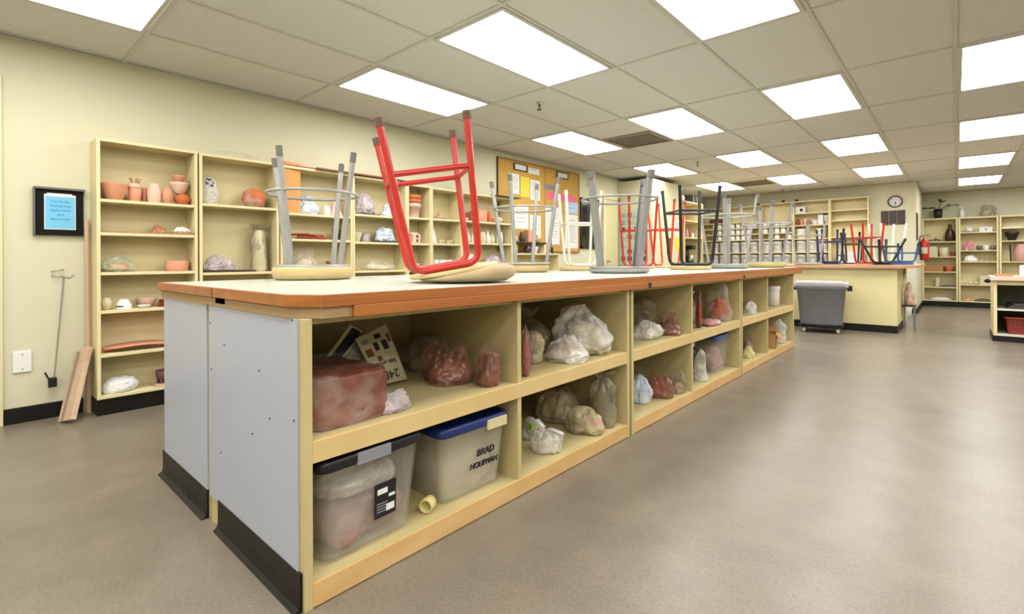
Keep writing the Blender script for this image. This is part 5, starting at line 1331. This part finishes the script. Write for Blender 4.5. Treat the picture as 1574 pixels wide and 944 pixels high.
# ------------------------------------------------------------------ far right shelves
def fr(l, r, top, zb, y=14.02): return fit(l, r, top, zb, y=y)
RZ = [q[3] for q in RS]
YT = 14.03
t = thing('potted_plant', 'dark leafy plant in a black pot on the far right shelf top', 'plant', (-.29, YT, 1.871), 0)
pot_mesh(scale(PR['cup'], .15, .2), .008).build('plant_pot', BLACKP, t)
MB().cyl((0, 0, .15), (0, 0, .172), .066, .066).build('soil', mat('dark soil', '241a12', .9), t)
MB().tube([(0, 0, .17), (.02, 0, .26), (.05, -.01, .33)], .007, 6).tube([(0, 0, .17), (.09, 0, .24), (.25, -.01, .27)], .006, 6).tube([(0, 0, .17), (-.06, 0, .23), (-.15, -.02, .22)], .006, 6).build('stems', LEAF, t)
def leaf(m, p, d, L, W):
    p = Vector(p); d = Vector(d).normalized(); s_ = d.cross(Vector((0, .3, 1))).normalized()
    m.grid(lambda u, v: p + d * L * u + s_ * (v - .5) * W * math.sin(PI * min(.999, u * .97 + .03)) - Vector((0, 0, 1)) * (.12 * L * u * u) + Vector((0, 0, .02)) * abs(v - .5), 10, 4)
for p, d, L, W in (((.05, -.01, .33), (-.2, -.1, .6), .1, .07), ((.05, -.01, .33), (.5, 0, .3), .09, .06), ((.25, -.01, .27), (1, 0, -.1), .1, .04), ((.14, 0, .25), (.5, -.4, .3), .1, .05), ((-.15, -.02, .22), (-1, -.1, .05), .17, .1), ((-.05, 0, .22), (-.6, -.5, .1), .15, .09)):
    m = MB(); leaf(m, p, d, L, W); m.build('leaf', LEAF, t, solid=.002)
t = thing('spray_bottle', 'white spray bottle on the far right shelf top', 'bottle', (.09, YT, 1.871), .4)
MB().lathe([(.038, 0), (.042, .005), (.042, .11), (.03, .15), (.014, .17), (.014, .185)], 20).build('bottle_body', WHITEP, t)
MB().cyl((0, 0, .185), (0, 0, .2), .018).box(-.05, .03, -.012, .012, .2, .225).beam((-.03, 0, .2), (-.045, 0, .165), .012, .006, (0, 1, 0)).build('trigger_head', WHITEP2, t)
bag(.48, YT, 1.871, .26, .2, .24, 'cloudy clear bag on the far right shelf top', FILMG, CREAMC, style='lump', fill=.6)
# first unit
z = RZ[0][4]; g = MB(); rnd = random.Random(4)
for k in range(5): g.tube([(-.1 + .05 * k, rnd.uniform(-.03, .03), .012), (-.1 + .05 * k, .02, .03 + .05 * rnd.random()), (-.05 + .05 * k, -.02, .02)], .011, 6)
one(g, 'twisted_clay', 'dark twisted clay pieces at the top left of the far right shelf', 'clay', mat('dark grey clay', '4b4044', .7), (-.385, YT, z + .001), 0)
pot(-.1, YT, z, .17, .36, 'bottle', mat('dark brown glaze', '3d1c16', .3), 'tall dark brown vase in the first far right shelf', 'vase', 'vase')
z = RZ[0][3]
one(MB().prism_y([(-.075, 0), (.075, 0), (.075, .17)] + [(.075 * math.cos(a), .17 + .06 * math.sin(a)) for a in [PI * k / 8 for k in range(1, 8)]] + [(-.075, .17)], -.04, .04), 'arched_block', 'white arched block on the first far right shelf', 'block', CREAMC, (-.37, YT, z + .001), 0, bev=.004)
pot(-.2, YT, z, .17, .19, 'cup', CREAMC, 'cream basket pot on the first far right shelf', 'pot', 'pot')
pot(-.06, YT - .02, z, .085, .1, 'bowl', DKRED, 'small dark red bowl on the first far right shelf', 'bowl', 'bowl')
z = RZ[0][2]
one(MB().box(-.15, .15, -.09, .09, 0, .13), 'cardboard_box', 'tan cardboard box on the first far right shelf', 'box', CARD, (-.36, YT, z + .001), 0, bev=.003)
pot(-.115, YT, z, .18, .12, 'dish', TERRA2, 'orange fluted bowl on the first far right shelf', 'bowl', 'bowl', fn=lambda a, zz: 1 + .08 * math.sin(9 * a))
z = RZ[0][1]
one(MB().box(-.03, .03, -.03, .03, 0, .2), 'cream_block', 'upright cream block low on the first far right shelf', 'block', CREAMC, (-.3, YT, z + .001), 0, bev=.003)
for k in range(3): one(MB().grid(lambda u, v, k=k: ((u - .5) * .22, (v - .5) * .17, .004 + .03 * u * (k + 1) / 3 + .012 * math.sin(5 * u)), 10, 4), 'paper_pile', ('lowest', 'middle', 'topmost')[k] + ' crumpled white paper in the first far right shelf', 'paper', PAPER, (-.14, YT - .01, z + .003 + .022 * k), .05 * k, solid=.002)
z = RZ[0][0]
one(soft(.36, .18, .06, 871, 'slump', .25, .15), 'paper_heap', 'flat white paper heap at the bottom of the first far right shelf', 'paper', PAPER, (-.25, YT, z + .001), 0)
# second unit
z = RZ[1][4]
pot(.2, YT - .02, z, .24, .02, 'dish', WHITEC, 'white saucer under the white cup, middle far right shelf', 'saucer', 'saucer')
pot(.2, YT - .02, z + .0085, .12, .09, 'cup', WHITEC, 'white cup on its saucer, middle far right shelf', 'cup', 'cup')
t = thing('white_box', 'white box with a grey mark, middle far right shelf', 'box', (.45, YT, z + .001), 0); MB().box(-.1, .1, -.07, .07, 0, .1).build('box_body', PAPER, t, bev=.003); MB().cyl((0, -.0705, .05), (0, -.0715, .05), .018, n=14).build('mark', GINK, t)
z = RZ[1][3]
one(soft(.19, .17, .2, 872, 'cone', .2, .14), 'pink_cloth', 'crumpled pink cloth on the middle far right shelf', 'cloth', mat('pink cloth', 'd8929a', .85), (.19, YT + .02, z + .001), 0)
pot(.16, 13.94, z, .055, .03, 'dish', WHITEC, 'white dish in front of the pink cloth', 'dish', 'dish')
for k, (xx, mm, kd) in enumerate(((.35, mat('grey green glaze', '5e6658', .35), 'round'), (.455, WHITEC, 'cup'), (.555, mat('grey brown glaze', '7a7468', .35), 'round'))): pot(xx, YT, z, .095, .1, kd, mm, ('dark greenish pot', 'pale cup', 'grey brown pot')[k] + ' in the row right of the pink cloth', 'pot', 'pot')
z = RZ[1][2]
one(soft(.24, .2, .14, 873, 'slump', .14, .1), 'plaster_lump', 'white plaster lump on the middle far right shelf', 'plaster', WHITEC, (.22, YT, z + .001), 0)
for k in range(3): pot(.385 + .085 * k, YT, z, .055, .03, 'bowl', CREAMC, ORD[k] + ' small cream dish right of the plaster lump', 'dish', 'dish', 'small cream dishes')
z = RZ[1][1]
for k in range(3): one(MB().sphere((0, 0, .034), .034, 16, 10), 'clay_ball', ('left', 'middle', 'right')[k] + ' cream clay ball on the middle far right shelf', 'ball', CREAMC, (.12 + .09 * k, YT - .03, z + .001), 0, 'cream clay balls')
t = thing('bird_house', 'cream box with a dark oval hole, middle far right shelf', 'box', (.475, YT, z + .001), 0); MB().box(-.12, .12, -.09, .09, 0, .18).build('box_body', CREAMC, t, bev=.004)
g = MB().lathe([(.001, 0), (.05, 0), (.05, .002), (.001, .002)], 20, sx=1.1, sy=.8); g.v = [(x, -.0905 - z_, y + .08) for x, y, z_ in g.v]; g.build('hole', INK, t)
z = RZ[1][0]
one(soft(.14, .14, .07, 874, 'slump', .25, .1), 'clay_lump', 'pink clay lump at the bottom of the middle far right shelf', 'clay', TERRA, (.165, YT, z + .001), 0)
one(soft(.28, .18, .06, 875, 'slump', .25, .15), 'dark_scrap', 'dark flat scraps at the bottom of the middle far right shelf', 'scrap', mat('dark olive scrap', '5f5a45', .8), (.41, YT, z + .001), 0)
# third unit
one(MB().box(-.13, .13, -.1, .1, 0, .02), 'paper_stack', 'flat white paper stack on the far right edge shelf', 'paper', PAPER, (.82, YT, RZ[2][4] + .001), 0)
pot(.83, YT, RZ[2][3], .22, .17, 'bowl', mat('black glaze', '1e1a18', .3), 'black bowl on the far right edge shelf', 'bowl', 'bowl')
pot(.96, YT, RZ[2][2], .22, .34, 'jar', mat('dusty pink glaze', 'd3a196', .5), 'tall dusty pink lidded vase at the right picture edge', 'vase', 'vase')
one(MB().cyl((0, 0, 0), (-.015, .01, .34), .012, n=10), 'black_rod', 'black rod leaning left of the dusty pink vase', 'rod', BLACKP, (.81, YT - .07, RZ[2][2] + .001), 0)
# side cabinet contents
t = thing('plastic_crate', 'brick red ribbed plastic bin inside the low cabinet at the picture edge', 'bin', (.66, 8.74, .093), 0)
m = loft([(rrect(.38, .36, .03), 0), (rrect(.42, .4, .03), .185), (rrect(.45, .43, .03), .187), (rrect(.45, .43, .03), .205), (rrect(.41, .39, .03), .205), (rrect(.36, .34, .03), .012)]); m.build('bin_body', BRICKRED, t)
m = MB()
for k in range(9): m.beam((-.17 + .0425 * k, -.182, .01), (-.18 + .045 * k, -.202, .183), .008, .006, (1, 0, 0))
m.build('ribs', BRICKRED, t)
one(soft(.28, .27, .1, 881, 'slump', .2, .1), 'clay_scraps', 'grey clay scraps heaped in the brick red bin', 'clay', mat('grey scrap', '77726a', .8), (.66, 8.74, .109), 0)
for k in range(3): one(MB().box(-.16, .16, -.2, .2, 0, .02), 'dark_tray', ('lowest', 'middle', 'topmost')[k] + ' flat dark tray on the low cabinet shelf', 'tray', mat('dark tray', '4a4743', .5), (.62 + .02 * k, 8.74, .401 + .0215 * k), .05 * k, bev=.004)
t = thing('white_box', 'white box with an orange label on the low right worktop', 'box', (.66, 8.62, .791), 0)
MB().box(-.085, .1, -.06, .06, 0, .14).build('box_body', PAPER, t, bev=.012)
MB().box(-.05, .09, -.062, -.0605, .03, .115).build('orange_label', mat('orange label', 'e0602e', .6), t)
one(MB().box(-.075, .075, -.13, .13, 0, .012).box(-.075, -.068, -.13, .13, .012, .03).box(.068, .075, -.13, .13, .012, .03).box(-.068, .068, -.13, -.123, .012, .03).box(-.068, .068, .123, .13, .012, .03), 'wooden_tray', 'shallow tan tray left of the white box with orange label', 'tray', TAN, (.44, 8.72, .791), 0)
# ------------------------------------------------------------------ camera and view
cam = bpy.data.cameras.new('camera'); co = bpy.data.objects.new('camera', cam); COL.objects.link(co)
cam.sensor_width = 36; cam.sensor_fit = 'HORIZONTAL'; cam.lens = FL / 1574 * 36
cam.shift_y = -(472 - HYP) / 1574
cam.clip_start = .05; cam.clip_end = 60
co.location = (0, 0, EYE)
co.rotation_euler = (Matrix.Rotation(YAW, 4, 'Z') @ Matrix.Rotation(PI / 2, 4, 'X') @ Matrix.Rotation(-ROLL, 4, 'Z')).to_euler()
SC.camera = co
w = bpy.data.worlds.new('world'); SC.world = w; w.use_nodes = True
w.node_tree.nodes['Background'].inputs[0].default_value = (.9, .92, 1, 1)
w.node_tree.nodes['Background'].inputs[1].default_value = .3
v = SC.view_settings
v.view_transform = 'Standard'; v.look = 'None'; v.gamma = 1; v.use_curve_mapping = False; v.exposure = .35
SC.cycles.max_bounces = 10; SC.cycles.diffuse_bounces = 2; SC.cycles.transparent_max_bounces = 14
SC.cycles.caustics_reflective = False; SC.cycles.caustics_refractive = False
SC.cycles.use_denoising = True
